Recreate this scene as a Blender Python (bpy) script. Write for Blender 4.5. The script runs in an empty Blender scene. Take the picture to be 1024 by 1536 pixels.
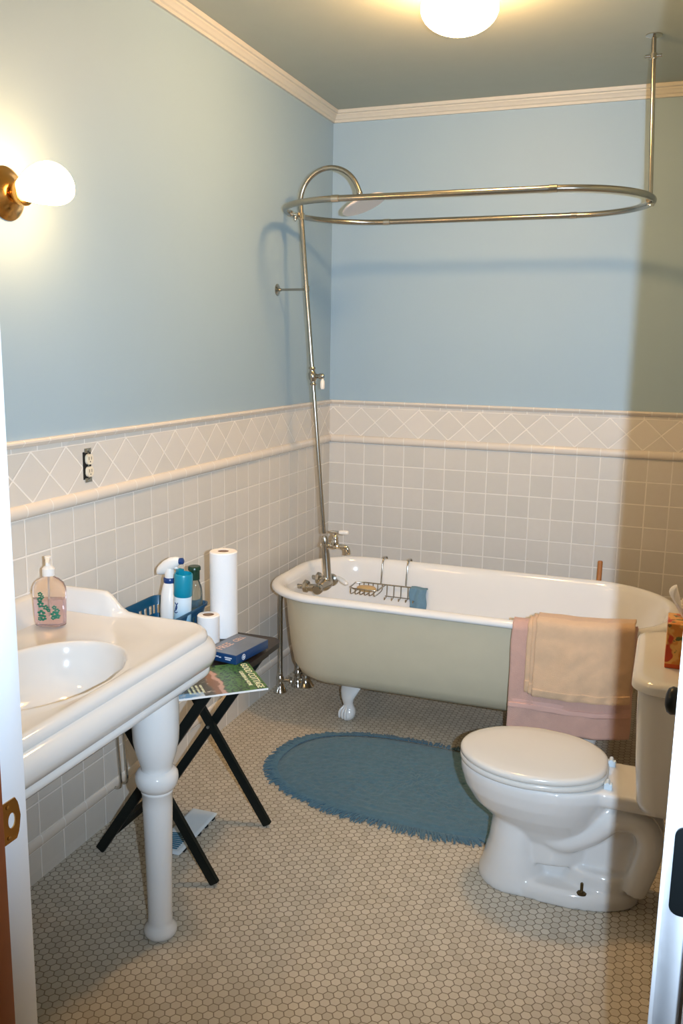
import bpy, bmesh, math, random
from mathutils import Vector, Matrix, noise
random.seed(7)
PI = math.pi
S = bpy.context.scene
COL = S.collection

# ------------------------------------------------------------------ helpers
def lin(c):
    out = []
    for v in c[:3]:
        v = v / 255.0
        out.append(v / 12.92 if v <= 0.04045 else ((v + 0.055) / 1.055) ** 2.4)
    return (*out, 1.0)

def mat(name, c, rough=0.5, metal=0.0, **kw):
    m = bpy.data.materials.new(name); m.use_nodes = True
    nt = m.node_tree; b = nt.nodes['Principled BSDF']
    b.inputs['Base Color'].default_value = lin(c)
    b.inputs['Roughness'].default_value = rough
    b.inputs['Metallic'].default_value = metal
    for k, v in kw.items():
        if k in ('bump', 'var', 'scale', 'bscale'): continue
        b.inputs[k.replace('_', ' ')].default_value = v
    tc = nt.nodes.new('ShaderNodeTexCoord')
    if kw.get('bump'):
        n = nt.nodes.new('ShaderNodeTexNoise'); n.inputs['Scale'].default_value = kw.get('bscale', 200)
        n.inputs['Detail'].default_value = 3
        nt.links.new(tc.outputs['Object'], n.inputs['Vector'])
        bp = nt.nodes.new('ShaderNodeBump'); bp.inputs['Strength'].default_value = kw['bump']
        bp.inputs['Distance'].default_value = 0.002
        nt.links.new(n.outputs['Fac'], bp.inputs['Height']); nt.links.new(bp.outputs['Normal'], b.inputs['Normal'])
    v = kw.get('var', 0.03)
    if v:
        n = nt.nodes.new('ShaderNodeTexNoise'); n.inputs['Scale'].default_value = kw.get('scale', 12)
        n.inputs['Detail'].default_value = 4
        nt.links.new(tc.outputs['Object'], n.inputs['Vector'])
        mr = nt.nodes.new('ShaderNodeMapRange')
        mr.inputs[3].default_value = 1 - v * 1.6; mr.inputs[4].default_value = 1 + v * 1.6
        nt.links.new(n.outputs['Fac'], mr.inputs[0])
        mx = nt.nodes.new('ShaderNodeMix'); mx.data_type = 'RGBA'; mx.blend_type = 'MULTIPLY'
        mx.inputs[0].default_value = 1; mx.inputs[6].default_value = lin(c)
        nt.links.new(mr.outputs[0], mx.inputs[7]); nt.links.new(mx.outputs[2], b.inputs['Base Color'])
    return m

class NT:
    """small helper for math node graphs"""
    def __init__(s, name):
        s.m = bpy.data.materials.new(name); s.m.use_nodes = True
        s.nt = s.m.node_tree; s.b = s.nt.nodes['Principled BSDF']
        tc = s.nt.nodes.new('ShaderNodeTexCoord'); sp = s.nt.nodes.new('ShaderNodeSeparateXYZ')
        s.nt.links.new(tc.outputs['Object'], sp.inputs[0]); s.tc = tc
        s.x, s.y, s.z = sp.outputs
    def op(s, o, a, b=None, c=None):
        n = s.nt.nodes.new('ShaderNodeMath'); n.operation = o
        for i, v in enumerate((a, b, c)):
            if v is None: continue
            if isinstance(v, (int, float)): n.inputs[i].default_value = v
            else: s.nt.links.new(v, n.inputs[i])
        return n.outputs[0]
    def line(s, u, P, off, w, soft=0.0012):
        f = s.op('FRACT', s.op('ADD', s.op('DIVIDE', s.op('SUBTRACT', u, off), P), 0.5))
        d = s.op('MULTIPLY', s.op('ABSOLUTE', s.op('SUBTRACT', f, 0.5)), P)
        return s.smooth(d, w / 2, w / 2 + soft)       # 0 on the line, 1 off it
    def smooth(s, v, a, b):
        n = s.nt.nodes.new('ShaderNodeMapRange'); n.interpolation_type = 'SMOOTHSTEP'
        n.inputs[1].default_value = a; n.inputs[2].default_value = b
        s.nt.links.new(v, n.inputs[0]); return n.outputs[0]
    def ramp(s, v, a, b):
        n = s.nt.nodes.new('ShaderNodeMapRange')
        n.inputs[3].default_value = a; n.inputs[4].default_value = b
        s.nt.links.new(v, n.inputs[0]); return n.outputs[0]
    def noise(s, scale, detail=3, vec=None):
        n = s.nt.nodes.new('ShaderNodeTexNoise'); n.inputs['Scale'].default_value = scale; n.inputs['Detail'].default_value = detail
        s.nt.links.new(vec or s.tc.outputs['Object'], n.inputs['Vector']); return n.outputs['Fac']
    def cell(s, a, b):
        cx = s.nt.nodes.new('ShaderNodeCombineXYZ'); s.nt.links.new(a, cx.inputs[0]); s.nt.links.new(b, cx.inputs[1])
        w = s.nt.nodes.new('ShaderNodeTexWhiteNoise'); w.noise_dimensions = '2D'; s.nt.links.new(cx.outputs[0], w.inputs['Vector'])
        return w.outputs['Value']
    def mix(s, f, a, b, blend='MIX'):
        n = s.nt.nodes.new('ShaderNodeMix'); n.data_type = 'RGBA'; n.blend_type = blend
        for k, v in ((0, f), (6, a), (7, b)):
            if isinstance(v, (int, float)): n.inputs[k].default_value = v
            elif isinstance(v, tuple): n.inputs[k].default_value = lin(v)
            else: s.nt.links.new(v, n.inputs[k])
        return n.outputs[2]
    def out(s, color, rough, height=None, dist=0.002, strength=0.6):
        s.nt.links.new(color, s.b.inputs['Base Color'])
        if isinstance(rough, (int, float)): s.b.inputs['Roughness'].default_value = rough
        else: s.nt.links.new(rough, s.b.inputs['Roughness'])
        if height is not None:
            bp = s.nt.nodes.new('ShaderNodeBump'); bp.inputs['Strength'].default_value = strength; bp.inputs['Distance'].default_value = dist
            s.nt.links.new(height, bp.inputs['Height']); s.nt.links.new(bp.outputs['Normal'], s.b.inputs['Normal'])
        return s.m

def link(name, me, m, parent=None, smooth=45):
    o = bpy.data.objects.new(name, me); COL.objects.link(o)
    if m is not None: me.materials.append(m)
    if smooth:
        for p in me.polygons: p.use_smooth = True
        me.set_sharp_from_angle(angle=math.radians(smooth))
    if parent: o.parent = parent
    return o

def obj(name, bm, m, parent=None, smooth=45, recalc=True):
    if recalc: bmesh.ops.recalc_face_normals(bm, faces=bm.faces)
    me = bpy.data.meshes.new(name); bm.to_mesh(me); bm.free()
    return link(name, me, m, parent, smooth)

def tag(o, label, cat, group=None):
    o['label'] = label; o['category'] = cat
    if group: o['group'] = group
    return o

def thing(name, label, cat, loc=(0, 0, 0), group=None):
    o = bpy.data.objects.new(name, None); COL.objects.link(o)
    o.location = loc; o.empty_display_size = 0.05
    return tag(o, label, cat, group)

def under(o, parent):
    """parent keeping world place (parents are unrotated empties)"""
    o.parent = parent; o.location = Vector(o.location) - Vector(parent.location)
    return o

def sub(o, part):
    """sub-part: part meshes keep their own frame, so no offset is needed"""
    o.parent = part; o.location = (0, 0, 0); return o

def struct(name, bm_or_none, m=None, parent=None, smooth=40):
    if bm_or_none is None:
        o = bpy.data.objects.new(name, None); COL.objects.link(o)
    else: o = obj(name, bm_or_none, m, parent, smooth)
    if parent is None: o['kind'] = 'structure'
    return o

def box(bm, lo, hi, bev=0.0, seg=2, rot=None, piv=None):
    g = bmesh.ops.create_cube(bm, size=1)['verts']
    for v in g:
        v.co = Vector([(lo[i] + hi[i]) / 2 + v.co[i] * (hi[i] - lo[i]) for i in range(3)])
    if bev:
        es = list({e for v in g for e in v.link_edges})
        r = bmesh.ops.bevel(bm, geom=es, offset=bev, segments=seg, affect='EDGES', profile=0.5)
        g = list({v for f in r['faces'] for v in f.verts} | {v for v in g if v.is_valid})
    if rot is not None:
        p = Vector(piv)
        for v in g: v.co = p + rot @ (v.co - p)
    return g

def newbm(): return bmesh.new()

def frame(d):
    d = d.normalized(); a = Vector((0, 0, 1)) if abs(d.z) < 0.95 else Vector((1, 0, 0))
    x = d.cross(a).normalized(); return x, d.cross(x).normalized()

def tube(bm, pts, r, seg=14, cap=True, closed=False):
    pts = [Vector(p) for p in pts]; n = len(pts)
    rs = r if isinstance(r, (list, tuple)) else [r] * n
    rings = []; x = None
    for i, p in enumerate(pts):
        if closed: d = pts[(i + 1) % n] - pts[i - 1]
        else: d = pts[min(i + 1, n - 1)] - pts[max(i - 1, 0)]
        d.normalize()
        if x is None: x, _ = frame(d)
        x = (x - d * x.dot(d)).normalized(); y = d.cross(x)
        rings.append([bm.verts.new(p + (x * math.cos(a) + y * math.sin(a)) * rs[i]) for a in [2 * PI * k / seg for k in range(seg)]])
    m = n if closed else n - 1
    for i in range(m):
        A, B = rings[i], rings[(i + 1) % n]
        for k in range(seg): bm.faces.new((A[k], A[(k + 1) % seg], B[(k + 1) % seg], B[k]))
    if cap and not closed:
        bm.faces.new(rings[0][::-1]); bm.faces.new(rings[-1])
    return bm

def spline(ctrl, n=8):
    c = [Vector(p) for p in ctrl]; out = []
    c2 = [c[0] * 2 - c[1]] + c + [c[-1] * 2 - c[-2]]
    for i in range(1, len(c2) - 2):
        p0, p1, p2, p3 = c2[i - 1:i + 3]
        for k in range(n):
            t = k / n
            out.append(0.5 * ((2 * p1) + (p2 - p0) * t + (2 * p0 - 5 * p1 + 4 * p2 - p3) * t * t + (3 * p1 - p0 - 3 * p2 + p3) * t ** 3))
    out.append(c[-1]); return out

def lathe(bm, prof, o=(0, 0, 0), axis=(0, 0, 1), seg=32, sx=1.0, sy=1.0):
    d = Vector(axis).normalized(); x, y = frame(d)
    if abs(d.z) > 0.99: x, y = Vector((1, 0, 0)), Vector((0, 1 if d.z > 0 else -1, 0))
    o = Vector(o); rings = []
    for r, h in prof:
        if r <= 1e-6: rings.append([bm.verts.new(o + d * h)])
        else: rings.append([bm.verts.new(o + d * h + x * (r * sx * math.cos(2 * PI * k / seg)) + y * (r * sy * math.sin(2 * PI * k / seg))) for k in range(seg)])
    for A, B in zip(rings, rings[1:]):
        if len(A) == 1 and len(B) == 1: continue
        for k in range(seg):
            k2 = (k + 1) % seg
            if len(A) == 1: bm.faces.new((A[0], B[k], B[k2]))
            elif len(B) == 1: bm.faces.new((A[k], A[k2], B[0]))
            else: bm.faces.new((A[k], A[k2], B[k2], B[k]))
    if len(rings[0]) > 1: bm.faces.new(rings[0][::-1])
    if len(rings[-1]) > 1: bm.faces.new(rings[-1])
    return bm

def loft(bm, rings, cap0=True, cap1=True, closed=True):
    R = [[bm.verts.new(p) for p in r] for r in rings]; n = len(R[0])
    for A, B in zip(R, R[1:]):
        for k in range(n if closed else n - 1):
            k2 = (k + 1) % n; bm.faces.new((A[k], A[k2], B[k2], B[k]))
    if cap0: bm.faces.new(R[0][::-1])
    if cap1: bm.faces.new(R[-1])
    return bm

def rrect(x0, x1, y0, y1, rl, rr, n=12, m=10):
    """rounded rectangle outline, rl corner radius on the low-x end, rr on the high-x end"""
    h = (y1 - y0) / 2; rl = max(min(rl, h - 1e-4), 1e-3); rr = max(min(rr, h - 1e-4), 1e-3)
    P = []
    def arc(cx, cy, r, a0):
        for k in range(n + 1):
            a = a0 + (PI / 2) * k / n; P.append((cx + r * math.cos(a), cy + r * math.sin(a)))
    def seg(a, b):
        for k in range(1, m): P.append((a[0] + (b[0] - a[0]) * k / m, a[1] + (b[1] - a[1]) * k / m))
    arc(x1 - rr, y1 - rr, rr, 0); e = P[-1]; seg(e, (x0 + rl, y1))
    arc(x0 + rl, y1 - rl, rl, PI / 2); e = P[-1]; seg(e, (x0, y0 + rl))
    arc(x0 + rl, y0 + rl, rl, PI); e = P[-1]; seg(e, (x1 - rr, y0))
    arc(x1 - rr, y0 + rr, rr, 1.5 * PI); e = P[-1]; seg(e, (x1, y1 - rr))
    return P

def text_mesh(name, txt, size, m, parent, mw, ext=0.0004, sx=1.0):
    c = bpy.data.curves.new(name, 'FONT'); c.body = txt; c.size = size; c.extrude = ext; c.align_x = 'CENTER'; c.align_y = 'CENTER'
    t = bpy.data.objects.new(name, c); COL.objects.link(t)
    bpy.context.view_layer.update()
    me = bpy.data.meshes.new_from_object(t.evaluated_get(bpy.context.evaluated_depsgraph_get()))
    bpy.data.objects.remove(t); me.transform(Matrix.Diagonal((sx, 1, 1, 1))); me.transform(mw)
    me.name = name
    return link(name, me, m, parent, smooth=0)

def thicken(o, t):
    m = o.modifiers.new('thickness', 'SOLIDIFY'); m.thickness = t; m.offset = 0.0; m.use_rim = True
    return o

def remeshed(name, bm, m, parent, voxel=0.006, smooth_it=8):
    bmesh.ops.recalc_face_normals(bm, faces=bm.faces)
    me = bpy.data.meshes.new(name + '_src'); bm.to_mesh(me); bm.free()
    t = bpy.data.objects.new('src', me); COL.objects.link(t)
    r = t.modifiers.new('r', 'REMESH'); r.mode = 'VOXEL'; r.voxel_size = voxel
    s = t.modifiers.new('s', 'SMOOTH'); s.factor = 0.5; s.iterations = smooth_it
    bpy.context.view_layer.update()
    me2 = bpy.data.meshes.new_from_object(t.evaluated_get(bpy.context.evaluated_depsgraph_get()))
    bpy.data.objects.remove(t); me2.name = name
    me2.materials.clear()
    return link(name, me2, m, parent, smooth=80)

# ------------------------------------------------------------------ materials
CHROME = mat('chrome', (200, 194, 182), 0.13, 1.0, var=0.02)
NICKEL = mat('worn_nickel', (172, 167, 156), 0.22, 1.0, var=0.05)
BRASS = mat('brass', (196, 150, 84), 0.2, 1.0, var=0.06)
CERAMIC = mat('white_ceramic', (218, 216, 212), 0.09, var=0.01, Coat_Weight=0.3)
SEATW = mat('seat_white', (212, 208, 200), 0.16, var=0.01)
ENAMEL = mat('tub_enamel', (232, 230, 226), 0.12, var=0.01, Coat_Weight=0.3)
HULL = mat('tub_paint_grey_cream', (208, 196, 168), 0.42, var=0.03)
PORC = mat('porcelain_lever', (236, 230, 220), 0.12, var=0.01)
BLACKW = mat('black_wood', (17, 22, 19), 0.5, var=0.08, scale=40, Specular_IOR_Level=0.25)
TRAYW = mat('dark_brown_wood', (32, 22, 17), 0.4, var=0.15, scale=30)
WHITEP = mat('white_gloss_paint', (240, 243, 247), 0.35, var=0.01)
CEILP = mat('ceiling_paint', (172, 178, 168), 0.85, bump=0.12, bscale=220, var=0.02)
CROWNP = mat('crown_paint', (204, 200, 188), 0.5, var=0.02)
BLUEP = mat('light_blue_wall_paint', (158, 182, 197), 0.55, bump=0.10, bscale=260, var=0.015, scale=3)
HALLW = mat('stained_wood', (142, 72, 24), 0.4, var=0.12, scale=20)
PAPER = mat('tissue_paper', (240, 236, 232), 0.9, bump=0.5, bscale=300, var=0.01)
CARD = mat('cardboard_core', (150, 112, 80), 0.8, var=0.06)
PINKT = mat('pink_terry', (205, 164, 148), 0.95, bump=1.0, bscale=420, var=0.06, scale=30, Sheen_Weight=0.3)
BEIGET = mat('peach_terry', (216, 180, 144), 0.95, bump=1.0, bscale=420, var=0.06, scale=30, Sheen_Weight=0.3)
RUGB = mat('blue_cotton_pile', (72, 106, 122), 1.0, bump=1.0, bscale=240, var=0.16, scale=45, Sheen_Weight=0.2)
BASKB = mat('blue_plastic', (14, 78, 112), 0.35, var=0.03)
WPLAS = mat('white_plastic', (236, 232, 226), 0.3, var=0.01)
NAVY = mat('navy_plastic', (24, 60, 118), 0.3, var=0.02)
TEAL = mat('teal_plastic', (16, 138, 164), 0.32, var=0.02)
DKGREEN = mat('dark_green_plastic', (16, 52, 34), 0.3, var=0.05)
BLACKM = mat('black_iron', (18, 24, 26), 0.4, 0.3, var=0.05)
IVORY = mat('ivory_plastic', (232, 220, 196), 0.3, var=0.01)
DARK = mat('dark_recess', (16, 14, 12), 0.9, var=0.05)
STEEL = mat('galvanised_steel', (170, 172, 165), 0.35, 0.9, var=0.06)
BLUECLOTH = mat('blue_sponge_cloth', (108, 142, 162), 0.95, bump=1, bscale=300, var=0.08, scale=40)
BRISTLE = mat('tan_soap', (196, 164, 112), 0.5, var=0.08, scale=60)
HANDLEW = mat('orange_brown_wood', (176, 112, 56), 0.45, var=0.08, scale=60)
RUBBER = mat('rust_rubber', (120, 50, 36), 0.6, var=0.05)
VENTW = mat('white_enamel_metal', (206, 216, 222), 0.4, var=0.02)
VENTS = mat('slate_blue_slots', (44, 96, 116), 0.6, var=0.05)
GLASS = mat('clear_plastic', (253, 244, 242), 0.04, var=0, Transmission_Weight=1.0, IOR=1.25)
CGLASS = mat('clear_bottle', (226, 232, 226), 0.05, var=0, Transmission_Weight=0.95, IOR=1.3)
PINKLIQ = mat('pink_liquid_soap', (252, 234, 236), 0.05, var=0, Transmission_Weight=0.75, IOR=1.25)
LEAF = mat('green_leaf_print', (22, 112, 88), 0.5, var=0.1, scale=80)
LOGOBL = mat('pale_print', (206, 210, 220), 0.5, var=0.02)

def emit(name, c, strength):
    m = bpy.data.materials.new(name); m.use_nodes = True; nt = m.node_tree
    nt.nodes.clear(); o = nt.nodes.new('ShaderNodeOutputMaterial'); e = nt.nodes.new('ShaderNodeEmission')
    e.inputs[0].default_value = (*c, 1); e.inputs[1].default_value = strength
    nt.links.new(e.outputs[0], o.inputs[0]); return m
WARM = (1.0, 0.58, 0.235)
LAMPC = emit('lit_ceiling_globe', WARM, 108.0)
LAMPS = emit('lit_sconce_glass', WARM, 46.0)

T = 0.111
ZL = 1.145          # underside of the liner rail
TILE_C = (202, 194, 184); GROUT = (240, 235, 226)

def tile_mat(name, axis, off):
    g = NT(name); u = g.x if axis == 'x' else g.y
    a = g.line(u, T, off, 0.0042); b = g.line(g.z, T, ZL - 9 * T, 0.0042)
    m = g.op('MINIMUM', a, b)
    # the base course and its trim have their own joints
    zt = g.op('GREATER_THAN', g.z, ZL - 9 * T - 0.001)
    base = g.op('MINIMUM', a, g.smooth(g.op('ABSOLUTE', g.op('SUBTRACT', g.z, 0.107)), 0.002, 0.0032))
    m = g.op('ADD', g.op('MULTIPLY', m, zt), g.op('MULTIPLY', base, g.op('SUBTRACT', 1, zt)))
    ci = g.op('FLOOR', g.op('DIVIDE', g.op('SUBTRACT', u, off), T)); cj = g.op('FLOOR', g.op('DIVIDE', g.op('SUBTRACT', g.z, ZL - 9 * T), T))
    r = g.cell(ci, cj)
    tc = g.mix(r, (212, 208, 199), (220, 215, 206))
    n = g.noise(35, 3); tc = g.mix(g.ramp(n, 0.0, 0.35), tc, (206, 197, 186))
    c = g.mix(m, GROUT, tc)
    h = g.op('ADD', m, g.op('MULTIPLY', g.noise(14, 2), 0.6))
    return g.out(c, g.ramp(m, 0.8, 0.22), h, 0.0016, 0.7)

P_D = 0.1595
def diamond_mat(name, axis, off):
    g = NT(name); u = g.x if axis == 'x' else g.y
    zz = g.op('MULTIPLY', g.op('SUBTRACT', g.z, 1.187), P_D / 0.149)
    uu = g.op('SUBTRACT', u, off)
    s, d = g.op('ADD', uu, zz), g.op('SUBTRACT', uu, zz)
    m = g.op('MINIMUM', g.line(s, P_D, 0, 0.0062, 0.0015), g.line(d, P_D, 0, 0.0062, 0.0015))
    m = g.op('MINIMUM', m, g.smooth(g.op('ABSOLUTE', g.op('SUBTRACT', g.z, 1.338)), 0.0018, 0.003))
    above = g.op('GREATER_THAN', g.z, 1.338)
    strip = g.line(u, 0.111, off + 0.03, 0.003)
    m = g.op('MINIMUM', g.op('MAXIMUM', m, above), g.op('MAXIMUM', strip, g.op('SUBTRACT', 1, above)))
    r = g.cell(g.op('FLOOR', g.op('DIVIDE', s, P_D)), g.op('FLOOR', g.op('DIVIDE', d, P_D)))
    tc = g.mix(r, (212, 207, 198), (221, 215, 206))
    c = g.mix(m, GROUT, tc)
    h = g.op('ADD', m, g.op('MULTIPLY', g.noise(14, 2), 0.6))
    return g.out(c, g.ramp(m, 0.8, 0.2), h, 0.0016, 0.7)

def rail_mat(name, axis, off):
    g = NT(name); u = g.x if axis == 'x' else g.y
    m = g.line(u, T if axis else T, off, 0.003)
    return g.out(g.mix(m, GROUT, (226, 216, 203)), 0.2, m, 0.001, 0.5)

def hex_mat():
    g = NT('white_hexagon_mosaic'); D = 0.0268; s3 = math.sqrt(3)
    px = g.op('DIVIDE', g.y, D); py = g.op('DIVIDE', g.x, D)       # flats face +-y
    def cellp(ox, oy):
        ax = g.op('SUBTRACT', g.op('FLOORED_MODULO', g.op('SUBTRACT', px, ox), 1.0), 0.5)
        ay = g.op('SUBTRACT', g.op('FLOORED_MODULO', g.op('SUBTRACT', py, oy), s3), s3 / 2)
        l = g.op('ADD', g.op('MULTIPLY', ax, ax), g.op('MULTIPLY', ay, ay)); return ax, ay, l
    a = cellp(0, 0); b = cellp(0.5, s3 / 2)
    sel = g.op('LESS_THAN', a[2], b[2])
    def pick(i): return g.op('ADD', g.op('MULTIPLY', a[i], sel), g.op('MULTIPLY', b[i], g.op('SUBTRACT', 1, sel)))
    gx, gy = pick(0), pick(1); ax, ay = g.op('ABSOLUTE', gx), g.op('ABSOLUTE', gy)
    d = g.op('MAXIMUM', ax, g.op('ADD', g.op('MULTIPLY', ax, 0.5), g.op('MULTIPLY', ay, s3 / 2)))
    m = g.smooth(g.op('SUBTRACT', 0.5, d), 0.022, 0.075)
    r = g.cell(g.op('ROUND', g.op('MULTIPLY', g.op('SUBTRACT', px, gx), 4)), g.op('ROUND', g.op('MULTIPLY', g.op('SUBTRACT', py, gy), 4)))
    tc = g.mix(r, (184, 176, 160), (204, 196, 180))
    n = g.noise(3.0, 4); tc = g.mix(g.ramp(n, 0, 0.35), tc, (176, 162, 138))
    c = g.mix(m, (128, 116, 98), tc)
    return g.out(c, g.ramp(m, 0.85, 0.32), m, 0.0012, 0.5)

TL = tile_mat('square_wall_tile_left', 'y', -0.2074); TB = tile_mat('square_wall_tile_back', 'x', 0.0898)
TR_ = tile_mat('square_wall_tile_right', 'y', -0.2074)
DL = diamond_mat('diamond_tile_left', 'y', -2.387); DB = diamond_mat('diamond_tile_back', 'x', 1.136)
RLY = rail_mat('rail_tile_y', 'y', -0.2074); RLX = rail_mat('rail_tile_x', 'x', 0.0898)

# ------------------------------------------------------------------ room shell
XR, YF, ZC, ZW = 1.935, -3.40, 2.83, 1.371
def plate(lo, hi, bev=0.0):
    b = newbm(); box(b, lo, hi, bev); return b

fl = struct('floor', plate((-0.1, -5.6, -0.06), (2.6, 0.1, 0)), hex_mat())
struct('ceiling', plate((-0.1, -3.52, ZC), (2.1, 0.1, ZC + 0.06)), CEILP)

def extrude_profile(prof, axis, a, b, place):
    """prof: (out, z) list, extruded along axis from a to b; place maps (out, t, z) to xyz"""
    bm = newbm(); A = [bm.verts.new(place(p[0], a, p[1])) for p in prof]; B = [bm.verts.new(place(p[0], b, p[1])) for p in prof]
    n = len(prof)
    for i in range(n): j = (i + 1) % n; bm.faces.new((A[i], A[j], B[j], B[i]))
    bm.faces.new(A[::-1]); bm.faces.new(B); return bm

def half_round(z0, z1, dep, back=-0.004, n=10, flat=0.0):
    P = [(back, z0)]; zc, h = (z0 + z1) / 2, (z1 - z0) / 2
    for k in range(n + 1):
        a = -PI / 2 + PI * k / n; P.append((flat + dep * math.cos(a), zc + h * math.sin(a)))
    P.append((back, z1)); return P

def wainscot(wall, side, place, a, b, tm, dm, rm):
    o = obj('tile_field', extrude_profile([(-0.012, 0), (0, 0), (0, ZL), (-0.012, ZL)], side, a, b, place), tm, wall, 30)
    o = obj('diamond_border', extrude_profile([(-0.012, ZL + 0.02), (0, ZL + 0.02), (0, 1.356), (-0.012, 1.356)], side, a, b, place), dm, wall, 30)
    o = obj('liner_rail', extrude_profile(half_round(ZL + 0.001, ZL + 0.042, 0.016), side, a, b, place), rm, wall, 60)
    cap = [(-0.012, 1.352), (0.004, 1.352), (0.010, 1.356), (0.013, 1.361), (0.017, 1.364), (0.017, 1.369), (0.012, 1.3735), (-0.012, 1.3735)]
    o = obj('cap_rail', extrude_profile(cap, side, a, b, place), rm, wall, 30)
    o = obj('base_trim_rail', extrude_profile(half_round(0.1075, 0.145, 0.009), side, a, b, place), rm, wall, 60)

PL = lambda o, t, z: (o, t, z)
PB = lambda o, t, z: (t, -o, z)
PR = lambda o, t, z: (XR - o, t, z)
PF = lambda o, t, z: (t, YF + o, z)

wl = struct('wall_left', plate((-0.10, -3.52, 0), (-0.004, 0.1, ZC)), BLUEP)
wainscot(wl, 'y', PL, YF, 0.0, TL, DL, RLY)
wb = struct('wall_back', plate((-0.10, 0.004, 0), (2.1, 0.10, ZC)), BLUEP)
wainscot(wb, 'x', PB, 0.0, XR, TB, DB, RLX)
wr = struct('wall_right', plate((XR + 0.004, -3.52, 0), (2.08, 0.1, ZC)), BLUEP)
wainscot(wr, 'y', PR, YF, 0.0, TR_, DL, RLY)
XJ, XH, ZD = 0.81, 1.803, 2.13          # door opening
b = newbm(); box(b, (-0.10, YF - 0.12, 0), (XJ - 0.02, YF, ZC)); box(b, (XH + 0.02, YF - 0.12, 0), (2.08, YF, ZC)); box(b, (XJ - 0.02, YF - 0.12, ZD + 0.02), (XH + 0.02, YF, ZC))
struct('wall_front', b, BLUEP)

crown = [(-0.004, 2.775), (0.007, 2.775), (0.008, 2.786), (0.014, 2.790), (0.018, 2.800), (0.024, 2.806), (0.0245, 2.812), (0.032, 2.8145), (0.036, 2.822), (0.036, 2.8295), (-0.004, 2.8295)]
for i, (pf, a, c) in enumerate(((PL, YF, 0.0), (PB, 0.0, XR), (PR, YF, 0.0), (PF, 0.0, XR))):
    struct('trim_%d' % (i + 1), extrude_profile(crown, 'y', a, c, pf), CROWNP, smooth=30)

# door frame: white rabbet where the door shuts, stained wood beyond it
j = struct('trim_5', plate((XJ - 0.02, YF - 0.055, 0), (XJ, YF, ZD), 0.001), WHITEP)
obj('stained_jamb', plate((XJ - 0.02, YF - 0.125, 0), (XJ + 0.004, YF - 0.0555, ZD), 0.001), HALLW, j)
b = newbm()     # brass strike plate with its latch hole and bent lip
yo, zo = YF - 0.036, 0.908
def strike():
    outl = []
    W0, W1, H = -0.026, 0.016, 0.035
    for (y, z) in ((W0, -H), (0.010, -H), (W1, -H * 0.66), (0.020, 0), (W1, H * 0.66), (0.010, H), (W0, H)): outl.append((y, z))
    hole = [(0.0 + 0.008 * math.cos(t), 0.013 * math.sin(t)) for t in [2 * PI * k / 24 for k in range(24)]]
    o3 = []
    for k in range(24):          # resample the outline radially around the hole
        a = 2 * PI * k / 24; d = Vector((math.cos(a), math.sin(a))); best = 9
        for i in range(len(outl)):
            p, q = Vector(outl[i]), Vector(outl[(i + 1) % len(outl)]); e = q - p
            den = d.x * e.y - d.y * e.x
            if abs(den) < 1e-9: continue
            t = (p.x * e.y - p.y * e.x) / den; s = (p.x * d.y - p.y * d.x) / den
            if t > 0 and -1e-6 <= s <= 1 + 1e-6: best = min(best, t)
        o3.append((d.x * best, d.y * best))
    rings = []
    for pts, x in ((o3, 0.0), (o3, 0.0022), (hole, 0.0022), (hole, 0.0)):
        rings.append([(XJ + x, yo + p[0], zo + p[1]) for p in pts])
    loft(b, rings + [rings[0]], False, False)
strike(); obj('strike_plate', b, BRASS, j, 30)
b = newbm(); box(b, (XJ, yo - 0.0245, zo - 0.031), (XJ + 0.0026, yo - 0.0205, zo - 0.026)); 
lathe(b, [(0.0035, 0), (0.0035, 0.0012), (0.002, 0.002), (0, 0.002)], (XJ + 0.002, yo - 0.008, zo + 0.026), (1, 0, 0), 12)
lathe(b, [(0.0035, 0), (0.0035, 0.0012), (0.002, 0.002), (0, 0.002)], (XJ + 0.002, yo - 0.008, zo - 0.026), (1, 0, 0), 12)
obj('strike_screw', b, BRASS, j, 30)
j2 = struct('trim_6', plate((XH, YF - 0.12, 0), (XH + 0.02, YF, ZD), 0.001), WHITEP)
j3 = struct('trim_7', plate((XJ - 0.02, YF - 0.12, ZD), (XH + 0.02, YF, ZD + 0.02), 0.001), WHITEP)

# the door, swung into the room, hinge edge facing out
door = struct('door_1', None)
door.location = (1.801, YF + 0.022, 0); door.rotation_euler = (0, 0, math.radians(-5.2))
def dmesh(name, bm, m, parent=door, sm=30):
    return obj(name, bm, m, parent, sm)
b = newbm(); LW, LT = 0.78, 0.036
box(b, (-LT + 0.004, 0, 0.012), (-0.004, LW, 2.11), 0.001)
for (y0, y1, z0, z1) in ((0, 0.11, 0.012, 2.11), (LW - 0.11, LW, 0.012, 2.11), (0.1, LW - 0.1, 0.012, 0.24), (0.1, LW - 0.1, 0.95, 1.07), (0.1, LW - 0.1, 2.0, 2.11), (LW / 2 - 0.05, LW / 2 + 0.05, 0.2, 2.0)):
    box(b, (-LT, y0, z0), (0, y1, z1), 0.0015)
dmesh('door_panel', b, WHITEP)
for k, z0 in enumerate((0.25, 0.962, 1.80)):
    b = newbm(); pts = rrect(-0.0235, 0.004, z0, z0 + 0.118, 0.012, 0.001, 6, 2)
    loft(b, [[(p[0], y, p[1]) for p in pts] for y in (-0.0030, 0.0004)])
    tube(b, [(0.006, -0.004, z0 - 0.004), (0.006, -0.004, z0 + 0.122)], 0.0055, 12)
    dmesh('hinge', b, BLACKM)
b = newbm()
lathe(b, [(0.0, 0), (0.030, 0.0), (0.031, 0.003), (0.020, 0.008), (0.009, 0.014), (0.008, 0.028), (0.018, 0.034), (0.027, 0.043), (0.0285, 0.052), (0.024, 0.060), (0.012, 0.0645), (0, 0.065)], (-LT, LW - 0.065, 0.965), (-1, 0, 0), 28)
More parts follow.
